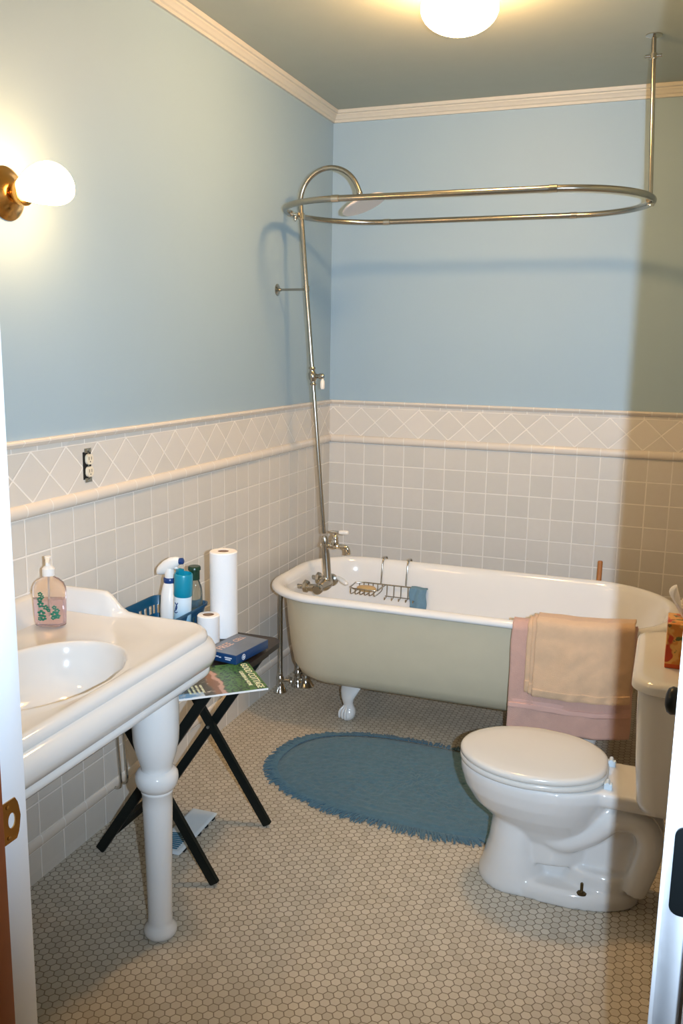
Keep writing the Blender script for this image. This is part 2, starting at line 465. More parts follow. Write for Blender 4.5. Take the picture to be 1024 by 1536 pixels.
dmesh('door_knob', b, BLACKM, sm=50)
b = newbm(); box(b, (-LT - 0.001, LW - 0.08, 0.83), (-LT + 0.004, LW - 0.05, 0.92), 0.002); dmesh('keyhole_plate', b, BLACKM)

# ------------------------------------------------------------------ ceiling light
LX, LY = 0.980, -1.40
cl = thing('ceiling_light', 'lit round white glass globe lamp mounted on the ceiling', 'ceiling light', (LX, LY, ZC))
b = newbm(); lathe(b, [(0.0, 0.0), (0.118, 0), (0.122, -0.006), (0.120, -0.014), (0.110, -0.020), (0.0, -0.020)], (LX, LY, ZC), seg=48)
under(obj('metal_pan', b, WPLAS), cl)
b = newbm(); pr = [(0.070, -0.020)]
for k in range(1, 17):
    a = PI * 0.18 + (PI - PI * 0.18) * k / 16; pr.append((0.127 * math.sin(a), -0.088 + 0.078 * math.cos(a)))
pr[-1] = (0, pr[-1][1]); lathe(b, pr, (LX, LY, ZC), seg=48)
under(obj('glass_globe', b, LAMPC, smooth=80), cl)

# ------------------------------------------------------------------ wall sconce
def sconce(SY, SZ, label):
    sc = thing('wall_sconce', label, 'wall lamp', (0, SY, SZ))
    b = newbm(); lathe(b, [(0, 0), (0.070, 0), (0.071, 0.004), (0.062, 0.010), (0.050, 0.014), (0.044, 0.022), (0.026, 0.030), (0.018, 0.034), (0, 0.034)], (-0.004, SY, SZ), (1, 0, 0), 40)
    under(obj('backplate', b, BRASS, smooth=50), sc)
    b = newbm(); lathe(b, [(0, 0.02), (0.016, 0.02), (0.016, 0.034), (0.032, 0.038), (0.035, 0.046), (0.034, 0.060), (0.030, 0.062), (0, 0.062)], (0, SY, SZ), (1, 0, 0), 32)
    under(obj('shade_fitter', b, BRASS, smooth=50), sc)
    b = newbm()
    rings = []
    for t in range(15):
        u = t / 14; x = 0.052 + 0.150 * u
        r = 0.030 + 0.030 * math.sin(min(u / 0.62, 1) * PI / 2) if u < 0.62 else 0.060 * math.sqrt(max(0.0, 1 - ((u - 0.62) / 0.42) ** 2))
        zc = SZ + 0.006 + 0.010 * math.sin(u * PI)
        rings.append([(x, SY + r * math.cos(a), zc + r * math.sin(a) * (0.86 if math.sin(a) < 0 else 1.0)) for a in [2 * PI * k / 32 for k in range(32)]])
    loft(b, rings); under(obj('glass_shade', b, LAMPS, smooth=70), sc)
sconce(-2.43, 2.044, 'lit bell-shaped white glass sconce on a round brass wall plate')
sconce(-3.09, 2.044, 'second brass sconce further along the left wall, nearest the doorway')

# ------------------------------------------------------------------ outlet
ot = thing('wall_outlet', 'bare ivory double power outlet without a cover plate in the diamond tiles', 'power outlet', (0.0, -2.121, 1.265))
b = newbm(); box(b, (0.0002, -2.147, 1.222), (0.0008, -2.105, 1.310)); under(obj('wall_cutout', b, DARK, smooth=0), ot)
b = newbm(); box(b, (0.0012, -2.139, 1.212), (0.0024, -2.104, 1.226), 0.0005); box(b, (0.0012, -2.139, 1.307), (0.0024, -2.104, 1.321), 0.0005)
box(b, (0.0012, -2.1235, 1.222), (0.0024, -2.1165, 1.311))
under(obj('metal_yoke', b, STEEL), ot)
for zc in (1.246, 1.286):
    b = newbm(); P = rrect(-2.136, -2.1045, zc - 0.0165, zc + 0.0165, 0.012, 0.012, 8, 2)
    loft(b, [[(x, p[0], p[1]) for p in P] for x in (0.001, 0.0085, 0.0095)])
    soc = under(obj('socket', b, IVORY), ot)
    b = newbm(); box(b, (0.0093, -2.1275, zc - 0.002), (0.0098, -2.1255, zc + 0.008)); box(b, (0.0093, -2.1155, zc - 0.002), (0.0098, -2.1135, zc + 0.008)); lathe(b, [(0.0022, 0), (0.0022, 0.0006)], (0.0092, -2.1205, zc - 0.008), (1, 0, 0), 10)
    sub(obj('socket_slot', b, DARK, smooth=0), soc)
for zc in (1.217, 1.315):
    b = newbm(); lathe(b, [(0.0035, 0), (0.0035, 0.003), (0.002, 0.004), (0, 0.004)], (0.002, -2.120, zc), (1, 0, 0), 12); under(obj('mounting_screw', b, STEEL), ot)

# ------------------------------------------------------------------ bathtub
tub = thing('clawfoot_bathtub', 'long white clawfoot bathtub with grey-cream painted outside, along the back wall', 'bathtub', (0.95, -0.745, 0))
TX0, TX1, TY0, TY1, RL, RR = 0.085, 1.835, -1.155, -0.340, 0.300, 0.375
def tub_ring(dl, dr, dy, z):
    P = rrect(TX0 + dl, TX1 - dr, TY0 + dy, TY1 - dy, RL - min(dy, RL * 0.75), RR - min(dy, RR * 0.8), 12, 12)
    return [(p[0], p[1], z) for p in P]
hull = [(.42, .55, .33, .160), (.30, .42, .25, .162), (.19, .29, .17, .176), (.135, .22, .125, .205), (.105, .17, .10, .25), (.088, .115, .078, .34), (.076, .075, .060, .45), (.068, .055, .048, .55), (.062, .048, .042, .582)]
roll = [(.055, .042, .036, .588), (.030, .026, .022, .583), (.012, .012, .012, .584), (.002, .002, .002, .590), (.0, .0, .0, .598), (.004, .004, .004, .607), (.014, .014, .014, .614), (.028, .028, .026, .617), (.044, .040, .036, .614), (.056, .050, .046, .606), (.064, .060, .055, .590)]
inner = [(.074, .075, .066, .54), (.084, .10, .078, .45), (.098, .15, .095, .34), (.125, .22, .125, .25), (.17, .30, .17, .212), (.25, .40, .24, .200), (.38, .52, .32, .196)]
b = newbm(); loft(b, [tub_ring(*s) for s in hull], True, False); under(obj('tub_shell', b, HULL, smooth=60), tub)
b = newbm(); loft(b, [tub_ring(*s) for s in [(.066, .052, .046, .582)] + roll + inner], False, True); under(obj('tub_basin', b, ENAMEL, smooth=60), tub)
b = newbm(); lathe(b, [(0, 0), (0.026, 0), (0.024, 0.004), (0.006, 0.006), (0, 0.006)], (0.44, -0.745, 0.1965)); under(obj('tub_drain', b, CHROME), tub)
b = newbm(); lathe(b, [(0, 0), (0.032, 0), (0.030, 0.006), (0.012, 0.009), (0, 0.009)], (0.150, -0.745, 0.50), (1, 0, 0.15)); under(obj('overflow_plate', b, CHROME), tub)
def foot(px, py, sx, sy):
    """claw foot: broad shoulder on the hull, S-curved shin, ball on the floor"""
    b = newbm(); ring = []
    prof = [(-0.055, 0.235, 0.050, 0.012), (-0.040, 0.200, 0.062, 0.016), (-0.018, 0.165, 0.060, 0.022), (0.0, 0.130, 0.046, 0.024), (0.008, 0.105, 0.034, 0.022), (0.006, 0.085, 0.027, 0.020), (0.000, 0.068, 0.026, 0.021), (0.000, 0.055, 0.032, 0.028), (0.004, 0.040, 0.037, 0.034), (0.008, 0.022, 0.036, 0.034), (0.008, 0.008, 0.026, 0.024), (0.008, 0.0, 0.014, 0.014)]
    d = Vector((sx * 0.45, sy, 0)).normalized(); w = Vector((-d.y, d.x, 0))
    for (o, z, a, c) in prof:
        ring.append([Vector((px, py, z)) + d * (o + c * math.sin(t)) + w * (a * math.cos(t)) for t in [2 * PI * k / 24 for k in range(24)]])
    loft(b, ring)
    for k in (-1, 0, 1):      # toes over the ball
        tube(b, spline([Vector((px, py, 0.068)) + d * 0.018 + w * (0.008 * k), Vector((px, py, 0.045)) + d * 0.040 + w * (0.017 * k), Vector((px, py, 0.014)) + d * 0.040 + w * (0.018 * k)], 4), [0.007] * 8 + [0.003], 8)
    return b
for (x, y, sx, sy) in ((0.475, -0.935, -1, -1), (1.52, -0.935, 1, -1), (0.475, -0.555, -1, 1), (1.52, -0.555, 1, 1)):
    under(obj('claw_foot', foot(x, y, sx, sy), CERAMIC, smooth=60), tub)

# ------------------------------------------------------------------ tub faucet with riser and shower
RY = -0.69
fa = thing('shower_faucet', 'chrome tub faucet with tall leaning riser pipe, gooseneck arm and white shower head', 'shower', (0.25, RY, 0.0))
def rx(z): return 0.268 - 0.0885 * (z - 0.55)
b = newbm()
tube(b, [(rx(0.79), RY, 0.79), (rx(1.49), RY, 1.49)], 0.0098, 16)
tube(b, [(rx(1.55), RY, 1.55), (rx(1.91), RY, 1.91)], 0.0105, 16)
xe = rx(2.27); R0 = 0.139
arc = [(rx(1.91), RY, 1.91), (rx(2.1), RY, 2.1), (rx(2.2), RY, 2.2)]
for k in range(17):
    a = PI - (PI + -0.40) * k / 16; arc.append((xe + R0 + R0 * math.cos(a), RY, 2.28 + R0 * math.sin(a)))
lx, _, lz = arc[-1]; arc.append((lx + 0.013, RY, lz - 0.028))
tube(b, spline(arc, 3), 0.0108, 16)
under(obj('riser_pipe', b, NICKEL, smooth=60), fa)
b = newbm()         # tapered lower column
lathe(b, [(0.020, 0), (0.021, 0.01), (0.0185, 0.02), (0.0185, 0.13), (0.014, 0.16), (0.0165, 0.175), (0.0165, 0.20), (0.011, 0.215), (0.0, 0.215)], (rx(0.55) + 0.002, RY, 0.565), (-0.0885, 0, 1), 24)
under(obj('lower_column', b, NICKEL, smooth=50), fa)
# diverter half way up
zd = 1.52; xd = rx(zd)
b = newbm(); lathe(b, [(0, -0.042), (0.014, -0.042), (0.016, -0.036), (0.012, -0.030), (0.013, -0.022), (0.019, -0.012), (0.0195, 0.010), (0.014, 0.020), (0.0125, 0.028), (0.017, 0.034), (0.014, 0.042), (0, 0.042)], (xd, RY, zd), (-0.0885, 0, 1), 24)
lathe(b, [(0.010, 0), (0.010, 0.026), (0.013, 0.03), (0.013, 0.046), (0.008, 0.052), (0, 0.052)], (xd + 0.006, RY, zd), (1, -0.1, 0), 18)
dv = under(obj('diverter_valve', b, NICKEL, smooth=50), fa)
b = newbm(); lathe(b, [(0.0, 0.0), (0.005, 0), (0.0052, 0.012), (0.0095, 0.016), (0.0105, 0.030), (0.0105, 0.048), (0.007, 0.054), (0, 0.055)], (xd + 0.050, RY - 0.004, zd - 0.004), (0, 0, -1), 18)
sub(obj('porcelain_lever', b, PORC, smooth=50), dv)['label'] = 'white porcelain lever hanging down'
# wall bracket
zb = 1.905; xb = rx(zb)
b = newbm(); tube(b, [(0.0, -0.675, zb), (xb, RY, zb)], 0.0055, 12)
lathe(b, [(0.027, 0), (0.027, 0.003), (0.018, 0.008), (0.009, 0.012), (0.007, 0.02), (0, 0.02)], (-0.004, -0.675, zb), (1, 0, 0), 24)
lathe(b, [(0, -0.011), (0.0135, -0.011), (0.0135, 0.011), (0, 0.011)], (xb, RY, zb + 0.004), (-0.0885, 0, 1), 20)
under(obj('wall_bracket', b, NICKEL, smooth=50), fa)
# shower head
ax = Vector((0.40, 0, -0.92)).normalized(); hx, hz = arc[-1][0], arc[-1][2]
b = newbm(); lathe(b, [(0, -0.006), (0.0125, -0.006), (0.0135, 0.006), (0.010, 0.012), (0.012, 0.016), (0.014, 0.022), (0.011, 0.030), (0, 0.030)], (hx - 0.004, RY, hz + 0.004), ax, 20)
under(obj('head_ball_joint', b, NICKEL, smooth=50), fa)
b = newbm(); lathe(b, [(0, 0.018), (0.012, 0.020), (0.030, 0.030), (0.060, 0.040), (0.092, 0.049), (0.100, 0.054), (0.101, 0.059), (0.097, 0.062), (0.090, 0.0615), (0, 0.0605)], (hx - 0.004, RY, hz + 0.006), ax, 48)
sh = under(obj('shower_head', b, mat('pale_shower_head', (226, 214, 206), 0.3, var=0.02), smooth=40), fa)
sh['label'] = 'wide white shower head'
# hose-bib style tap above the rim
zt = 0.735; xt = rx(zt)
b = newbm()
lathe(b, [(0.012, -0.018), (0.012, -0.004), (0.0145, 0.0), (0.0145, 0.010), (0.0105, 0.016), (0.0105, 0.05), (0.014, 0.054), (0.014, 0.064), (0.0105, 0.068), (0.0105, 0.082)], (xt, RY, zt), (1, 0, 0), 20)
tube(b, spline([(xt + 0.078, RY, zt), (xt + 0.098, RY, zt + 0.001), (xt + 0.113, RY, zt - 0.006), (xt + 0.119, RY, zt - 0.022), (xt + 0.119, RY, zt - 0.030)], 5), 0.0105, 16)
lathe(b, [(0.013, 0), (0.013, 0.006), (0.010, 0.008)], (xt + 0.119, RY, zt - 0.034), (0, 0, 1), 18)
tp = under(obj('tap_body', b, CHROME, smooth=50), fa)
b = newbm(); lathe(b, [(0, -0.010), (0.017, -0.010), (0.018, 0.0), (0.0175, 0.02), (0.015, 0.026), (0.016, 0.034), (0.012, 0.045), (0.0065, 0.048), (0.0065, 0.058), (0, 0.058)], (xt + 0.053, RY, zt + 0.006), (0, 0, 1), 22)
tube(b, [(xt + 0.024, RY, zt + 0.067), (xt + 0.036, RY, zt + 0.067), (xt + 0.076, RY, zt + 0.067)], [0.003, 0.0055, 0.0055], 12)
sub(obj('tap_bonnet', b, CHROME, smooth=50), tp)
b = newbm(); lathe(b, [(0, 0), (0.0075, 0.0), (0.0095, 0.006), (0.0105, 0.026), (0.0085, 0.042), (0.005, 0.046), (0, 0.046)], (xt + 0.072, RY, zt + 0.067), (1, 0, 0.04), 18)
sub(obj('tap_lever', b, PORC, smooth=50), tp)['label'] = 'white porcelain tap lever'
# mixer body inside the tub end
xm, zm = 0.262, 0.548
b = newbm(); lathe(b, [(0, -0.118), (0.018, -0.118), (0.024, -0.108), (0.024, -0.084), (0.018, -0.078), (0.022, -0.05), (0.028, -0.025), (0.030, 0.0), (0.028, 0.025), (0.022, 0.05), (0.019, 0.070), (0.029, 0.074), (0.031, 0.088), (0.026, 0.098), (0, 0.098)], (xm, RY - 0.010, zm), (0, 1, 0), 24)
lathe(b, [(0, 0), (0.026, 0), (0.024, 0.012), (0.019, 0.024), (0, 0.024)], (xm, RY, zm + 0.014), (0, 0, 1), 20)
for dy in (-0.088, 0.070):
    lathe(b, [(0.019, 0), (0.017, 0.05), (0.019, 0.055), (0, 0.055)], (xm - 0.012, RY - 0.005 + dy, zm), (-1, 0, 0), 20)
mb = under(obj('mixer_body', b, NICKEL, smooth=50), fa)
for dy in (-0.088, 0.070):
    b = newbm(); lathe(b, [(0, 0), (0.024, 0), (0.030, 0.006), (0.031, 0.018), (0.024, 0.024), (0, 0.024)], (xm - 0.052, RY - 0.005 + dy, zm + .004), (-1, 0, 0), 8)
    sub(obj('union_nut', b, NICKEL, smooth=20), mb)
b = newbm(); lathe(b, [(0, 0), (0.006, 0.0), (0.0095, 0.012), (0.0125, 0.038), (0.0105, 0.062), (0.006, 0.068), (0, 0.069)], (xm + 0.026, RY + 0.070, zm + 0.020), (0.85, -0.15, -0.42), 16)
sub(obj('valve_lever', b, PORC, smooth=50), mb)['label'] = 'white porcelain valve lever'
# supply pipes outside the tub end
for (x, y, ytop, xtop, lab) in ((0.055, -0.757, -0.783, 0.175, 'front'), (0.105, -0.655, -0.61, 0.18, 'rear')):
    b = newbm()
    tube(b, spline([(x, y, 0.02), (x, y, 0.30), (x, y, 0.46), (x + 0.010, y + 0.1 * (ytop - y), 0.515), (x + 0.045, ytop, 0.546), (xtop, ytop, 0.548)], 8), 0.0115, 14)
    pp = under(obj('supply_pipe', b, NICKEL, smooth=60), fa)
    b = newbm(); lathe(b, [(0.0, 0), (0.034, 0.0), (0.033, 0.006), (0.022, 0.022), (0.015, 0.045), (0.0145, 0.06), (0.018, 0.064), (0.018, 0.074), (0.013, 0.08), (0.013, 0.10), (0.0, 0.10)], (x, y, 0), seg=24)
    if lab == 'front':
        tube(b, [(x, y, 0.055), (x + 0.045, y + 0.012, 0.060)], 0.007, 12); lathe(b, [(0, -0.004), (0.017, -0.004), (0.018, 0.004), (0, 0.004)], (x + 0.048, y + 0.013, 0.060), (1, 0.25, 0.1), 14)
    sub(obj('floor_escutcheon', b, CHROME, smooth=50), pp)

dr = thing('tub_waste_pipe', 'chrome drain overflow pipe with bell-shaped floor flange beside the tub end', 'drain pipe', (0.142, -0.645, 0))
b = newbm(); tube(b, spline([(0.142, -0.645, 0.03), (0.142, -0.645, 0.30), (0.142, -0.66, 0.44), (0.145, -0.745, 0.50)], 6), 0.0150, 16); under(obj('waste_pipe', b, NICKEL), dr)
b = newbm(); lathe(b, [(0, 0), (0.042, 0.0), (0.043, 0.004), (0.036, 0.012), (0.026, 0.028), (0.021, 0.05), (0.020, 0.07), (0.024, 0.074), (0.024, 0.088), (0.017, 0.092), (0, 0.092)], (0.142, -0.645, 0), seg=28); under(obj('bell_flange', b, CHROME, smooth=50), dr)
b = newbm(); tube(b, [(0.142, -0.645, 0.115), (0.42, -0.70, 0.115), (0.44, -0.745, 0.15)], 0.016, 14); under(obj('drain_arm', b, NICKEL), dr)

# ------------------------------------------------------------------ curtain ring
cr = thing('shower_curtain_rod', 'chrome oval shower curtain ring hung from the ceiling above the tub', 'curtain rod', (1.585, -0.66, ZC))
ZR = 2.232
P = rrect(0.074, 1.600, -1.028, -0.352, 0.337, 0.337, 16, 10)
b = newbm(); tube(b, [(p[0], p[1], ZR) for p in P], 0.0125, 16, closed=True); under(obj('oval_ring', b, NICKEL, smooth=70), cr)
for (x, y) in ((1.262, -1.028), (1.262, -0.352), (0.411, -1.028), (0.411, -0.352)):
    b = newbm(); lathe(b, [(0.0127, -0.016), (0.0145, -0.015), (0.0145, 0.015), (0.0127, 0.016)], (x, y, ZR), (1, 0, 0), 18); under(obj('ring_coupling', b, CHROME), cr)
b = newbm(); tube(b, [(1.588, -0.675, ZR), (1.556, -0.675, ZC)], 0.0088, 14); under(obj('ceiling_stem', b, NICKEL, smooth=70), cr)
b = newbm(); lathe(b, [(0, 0), (0.031, 0), (0.031, -0.004), (0.020, -0.008), (0.010, -0.012), (0, -0.012)], (1.556, -0.675, ZC), seg=24); under(obj('ceiling_flange', b, CHROME), cr)
b = newbm(); lathe(b, [(0.0, -0.01), (0.013, -0.01), (0.013, 0.01), (0, 0.01)], (1.559, -0.675, ZC - 0.075), seg=18); tube(b, [(1.530, -0.675, ZC - 0.075), (1.590, -0.675, ZC - 0.075)], 0.0065, 10)
under(obj('stem_collar', b, CHROME), cr)
b = newbm(); lathe(b, [(0, -0.022), (0.015, -0.022), (0.017, -0.010), (0.017, 0.012), (0.011, 0.020), (0, 0.024)], (1.588, -0.675, ZR), seg=20); tube(b, [(1.588, -0.72, ZR - 0.002), (1.588, -0.63, ZR - 0.002)], 0.0155, 14); under(obj('stem_tee', b, CHROME), cr)
b = newbm(); tube(b, [(0.076, RY, ZR), (rx(ZR) + 0.012, RY, ZR - 0.012)], 0.008, 12); lathe(b, [(0, -0.014), (0.0165, -0.014), (0.0165, 0.014), (0, 0.014)], (rx(ZR), RY, ZR - 0.012), (-0.0885, 0, 1), 18)
tube(b, [(0.076, RY - 0.03, ZR), (0.076, RY + 0.03, ZR)], 0.0155, 14); lathe(b, [(0.008, 0), (0.008, 0.012), (0.004, 0.02), (0, 0.02)], (0.092, RY - 0.004, ZR - 0.012), (0.1, -0.2, -1), 12)
under(obj('riser_clamp', b, CHROME), cr)

# ------------------------------------------------------------------ bath caddy
cd = thing('wire_bath_caddy', 'small chrome wire caddy hooked over the back rim inside the tub', 'bath caddy', (0.51, -0.45, 0.5))
Y1, ZB = -0.425, 0.500
for x in (0.450, 0.578):
    b = newbm(); tube(b, spline([(x, -0.352, 0.592), (x, -0.336, 0.604), (x, -0.342, 0.621), (x, -0.372, 0.6235), (x, -0.398, 0.618), (x, -0.412, 0.58), (x, -0.425, ZB)], 5), 0.0042, 8)
    under(obj('hook_strap', b, NICKEL), cd)
b = newbm(); Y2 = -0.555
def wire(p, r=0.0028): tube(b, p, r, 8)
wire([(0.340, Y1 - 0.02, ZB), (0.385, Y1, ZB), (0.685, Y1, ZB), (0.690, Y1 - 0.02, ZB)], 0.0036)
wire([(0.340, Y1 - 0.02, ZB), (0.345, Y2 + 0.02, ZB), (0.37, Y2, ZB), (0.475, Y2, ZB), (0.49, Y2 + 0.01, ZB), (0.492, Y1, ZB)], 0.0036)
for k in range(6):
    x = 0.355 + k * 0.024; wire(spline([(x, Y1, ZB), (x, Y1 - 0.01, ZB - 0.030), (x, Y2 + 0.01, ZB - 0.030), (x, Y2, ZB)], 4))
for k in range(5):
    x = 0.50 + k * 0.036; wire([(x, Y1, ZB), (x, Y1 - 0.003, ZB - 0.058), (x + 0.003, Y1 - 0.05, ZB - 0.062), (x + 0.004, Y1 - 0.052, ZB - 0.050)])
wire([(0.49, Y1, ZB - 0.058), (0.66, Y1, ZB - 0.058)])
for v in b.verts: v.co.x -= .018
under(obj('wire_rack', b, NICKEL), cd)
b = newbm(); lathe(b, [(0, -0.013), (0.022, -0.012), (0.030, -0.005), (0.031, 0.004), (0.025, 0.011), (0, 0.013)], (0.397, -0.49, ZB - 0.012), seg=28, sx=1.6, sy=1.0)
tag(obj('soap_bar', b, BRISTLE, smooth=60), 'tan oval bar of soap lying in the wire caddy tray', 'soap')
b = newbm(); N = 16; rows = []
for i in range(N + 1):
    t = i / N; row = []
    for k in range(N + 1):
        u = k / N; x = 0.606 + 0.082 * u
        if t < 0.3: y = Y1 + 0.004 - 0.018 * t / 0.3 * 1.2; z = ZB + 0.004 + 0.002 * math.sin(u * 6)
        else: y = Y1 - 0.020 - 0.006 * math.sin(u * 9 + t * 4) - 0.01 * t; z = ZB + 0.004 - (t - 0.3) / 0.7 * (0.095 + 0.012 * math.sin(u * 3))
        row.append((x + 0.003 * math.sin(t * 9), y, z))
    rows.append(row)
loft(b, rows, False, False, closed=False)
tag(thicken(obj('wash_cloth', b, BLUECLOTH, smooth=60), .006), 'blue washcloth hanging from the right end of the wire caddy', 'washcloth')

# ------------------------------------------------------------------ plunger behind the tub (only its stick shows)
pg = thing('plunger', 'orange-brown wooden stick of a plunger poking up behind the back rim of the tub', 'plunger', (1.465, -0.16, 0))
b = newbm(); tube(b, [(1.465, -0.175, 0.09), (1.465, -0.125, 0.650), (1.465, -0.1245, 0.655)], [0.0115, 0.0115, 0.008], 14); under(obj('wooden_handle', b, HANDLEW), pg)
b = newbm(); lathe(b, [(0.062, 0.0), (0.066, 0.006), (0.064, 0.03), (0.050, 0.058), (0.026, 0.075), (0.018, 0.082), (0.018, 0.105), (0, 0.105)], (1.465, -0.18, 0.0), seg=28); under(obj('rubber_cup', b, RUBBER), pg)

# ------------------------------------------------------------------ towels on the tub rim
def fy(x):            # outer edge of the front rim
    cx, r = TX1 - RR, RR
    return TY0 if x < cx else (TY0 + r) - math.sqrt(max(r * r - (x - cx) ** 2, 0.0))
def towel(name, x0, x1, path, amp, seed, nx=60, thick=0.007, shear=0.0, top_skew=0.0):
    """path: (inset from the outer rim edge, z) from inside the tub to the hanging hem"""
    pts = spline([(p[0], 0, p[1]) for p in path], 8); n = len(pts); rows = []
    for i, p in enumerate(pts):
        t = i / (n - 1); row = []
        for k in range(nx + 1):
            u = k / nx; x = x0 + (x1 - x0) * u
            hang = max(0.0, (0.58 - p.z)) if t > 0.4 else 0.0
            w = min(1.0, hang * 5)
            nz = noise.noise(Vector((x * 7 + seed, p.z * 3.5, seed))) + 0.6 * noise.noise(Vector((x * 17 - p.z * 12, p.z * 11 + seed, 2.0)))
            y = fy(x) + p.x - amp * w * (0.8 + nz) - 0.002 * math.sin(x * 60 + seed)
            z = p.z + 0.006 * noise.noise(Vector((x * 9, seed, t * 3))) * (1 if i == n - 1 else 0.4) - 0.02 * max(0, x - 1.58) * (1 if t < 0.5 else 0)
            row.append((x + shear * hang + 0.004 * noise.noise(Vector((t * 8, seed, u * 2))), y, z))
        rows.append(row)
    b = newbm(); loft(b, rows, False, False, closed=False)
    return b
base = [(.098, .47), (.086, .54), (.066, .600), (.046, .6215), (.028, .6255), (.008, .6225), (-.010, .603), (-.014, .575), (-.016, .48), (-.017, .36), (-.018, .27)]
pt = thing('pink_bath_towel', 'large pink bath towel hanging over the tub rim under the folded peach towel', 'towel', (1.45, -1.17, 0.2))
b = towel('t', 1.222, 1.676, base + [(-.019, .197)], 0.006, 3.1); thicken(under(obj('towel_cloth', b, PINKT, smooth=70), pt), .007)
b = towel('t', 1.223, 1.675, [(-.0245, .318), (-.0245, .30), (-.0245, .285)], 0.006, 3.1, thick=0.003); thicken(under(obj('woven_band', b, mat('pink_flat_weave', (212, 170, 156), 0.8, var=0.03), smooth=70), pt), .004)
off = lambda P, d: [(x * 1.0 - (d if x < 0.03 else -d * 0.3), z + (d if z > 0.59 else 0)) for x, z in P]
bt = thing('peach_hand_towel', 'folded peach towel draped on top of the pink towel on the tub rim', 'towel', (1.47, -1.18, 0.4))
b = towel('t', 1.283, 1.650, off(base[2:10], .010) + [(-.029, .405)], 0.007, 5.2); thicken(under(obj('under_fold', b, BEIGET, smooth=70), bt), .007)
b = towel('t', 1.300, 1.655, off(base[2:10], .019) + [(-.038, .398)], 0.008, 6.7); thicken(under(obj('middle_fold', b, BEIGET, smooth=70), bt), .007)
b = towel('t', 1.316, 1.668, off(base[2:10], .029) + [(-.048, .385)], 0.020, 8.3); thicken(under(obj('top_fold', b, BEIGET, smooth=70), bt), .007)

# ------------------------------------------------------------------ toilet
to = thing('toilet', 'white close-coupled toilet with closed lid on the right behind the door', 'toilet', (1.5, -1.85, 0))
TYC = -1.85
def egg(xf, xb, hw, z, back=0.55, n=48, yc=TYC, ex=0, ey=2.3):
    """outline rounded at the front (low x), narrower flat back"""
    P = []; L = xb - xf; xm = xf + L * 0.52
    for k in range(n):
        a = 2 * PI * k / n; c, s = math.cos(a), math.sin(a)
        if c < 0: x = xm + (xm - xf) * c; y = hw * s
        else:
            e = ex or 2.0 + 3.0 * (1 - back); x = xm + (xb - xm) * (abs(c) ** (2 / e)); y = hw * s
            y = hw * (abs(s) ** (2 / ey)) * (1 if s > 0 else -1); f = (x - xm) / (xb - xm); y *= 1 - (1 - back) * f ** 2
        P.append((x, yc + y, z))
    return P
b = newbm()
loft(b, [egg(*s) for s in [(1.325, 1.60, .082, .10, .8), (1.325, 1.61, .085, .17, .8), (1.29, 1.63, .105, .215, .75), (1.235, 1.65, .138, .262, .7), (1.205, 1.67, .160, .31, .66), (1.192, 1.69, .172, .352, .64), (1.190, 1.69, .175, .378, .64), (1.197, 1.69, .170, .388, .64)]])
# front column
loft(b, [egg(*s) for s in [(1.262, 1.50, .118, .0, .95), (1.262, 1.50, .119, .02, .95), (1.275, 1.48, .112, .06, .95), (1.292, 1.46, .103, .13, .95), (1.300, 1.46, .098, .20, .95), (1.290, 1.48, .100, .25, .95)]])
# base skirt and ledge
loft(b, [egg(*s) for s in [(1.262, 1.755, .122, .0, .86), (1.262, 1.757, .124, .03, .86), (1.275, 1.752, .118, .045, .86), (1.30, 1.745, .108, .052, .86)]])
loft(b, [egg(*s) for s in [(1.50, 1.752, .088, .04, .9), (1.52, 1.750, .084, .095, .9), (1.53, 1.745, .075, .105, .9)]])
# inner web between column and rear
box(b, (1.42, TYC - 0.045, 0.03), (1.735, TYC + 0.045, 0.30))
# rear deck under the tank
loft(b, [[(p[0], p[1], z) for p in rrect(1.56, 1.885, TYC - hw, TYC + hw, .03, .03, 6, 3)] for z, hw in ((.335, .100), (.345, .112), (.375, .116), (.386, .110))])
# trapway relief, visible on both flanks
for sy in (-1, 1):
    tr = spline([(1.44, TYC + sy * .052, .215), (1.52, TYC + sy * .056, .185), (1.60, TYC + sy * .056, .225), (1.665, TYC + sy * .058, .285), (1.735, TYC + sy * .058, .290), (1.772, TYC + sy * .055, .235), (1.762, TYC + sy * .05, .150), (1.735, TYC + sy * .05, .06)], 6)
    tube(b, tr, 0.040, 16)
remeshed('toilet_bowl', b, CERAMIC, None, 0.0055, 6)
bowl = bpy.data.objects['toilet_bowl']; under(bowl, to)
b = newbm(); loft(b, [egg(1.188 + d, 1.640 - d, .182 - d, z, .60, 64, TYC, 4.6, 3.4) for d, z in ((.004, .389), (.0, .393), (.0, .403), (.004, .407))]); under(obj('toilet_seat', b, SEATW, smooth=50), to)
b = newbm(); loft(b, [egg(1.188 + d, 1.636 - d, .184 - d, z, .60, 64, TYC, 4.6, 3.4) for d, z in ((.004, .4095), (.0, .413), (.0, .422), (.004, .428), (.014, .4315), (.05, .434), (.13, .436))]); under(obj('toilet_lid', b, SEATW, smooth=50), to)
for sy in (-1, 1):
    b = newbm(); box(b, (1.632, TYC + sy * .078 - .010, .386), (1.656, TYC + sy * .078 + .010, .405), .003)
    tube(b, [(1.642, TYC + sy * .078 - .014, .405), (1.642, TYC + sy * .078 + .014, .405)], 0.0065, 14)
    under(obj('seat_hinge', b, mat('hinge_plastic', (206, 220, 228), 0.25, var=0.02)), to)
b = newbm(); lathe(b, [(0, 0), (0.017, 0.0), (0.016, 0.004), (0.006, 0.006), (0.0045, 0.008), (0.0045, 0.032), (0.003, 0.034), (0, 0.034)], (1.592, TYC - .098, .047), seg=18)
o = under(obj('floor_bolt', b, mat('tarnished_brass', (92, 76, 48), 0.35, 0.9, var=0.1)), to); o['label'] = 'tarnished bolt without its cap'
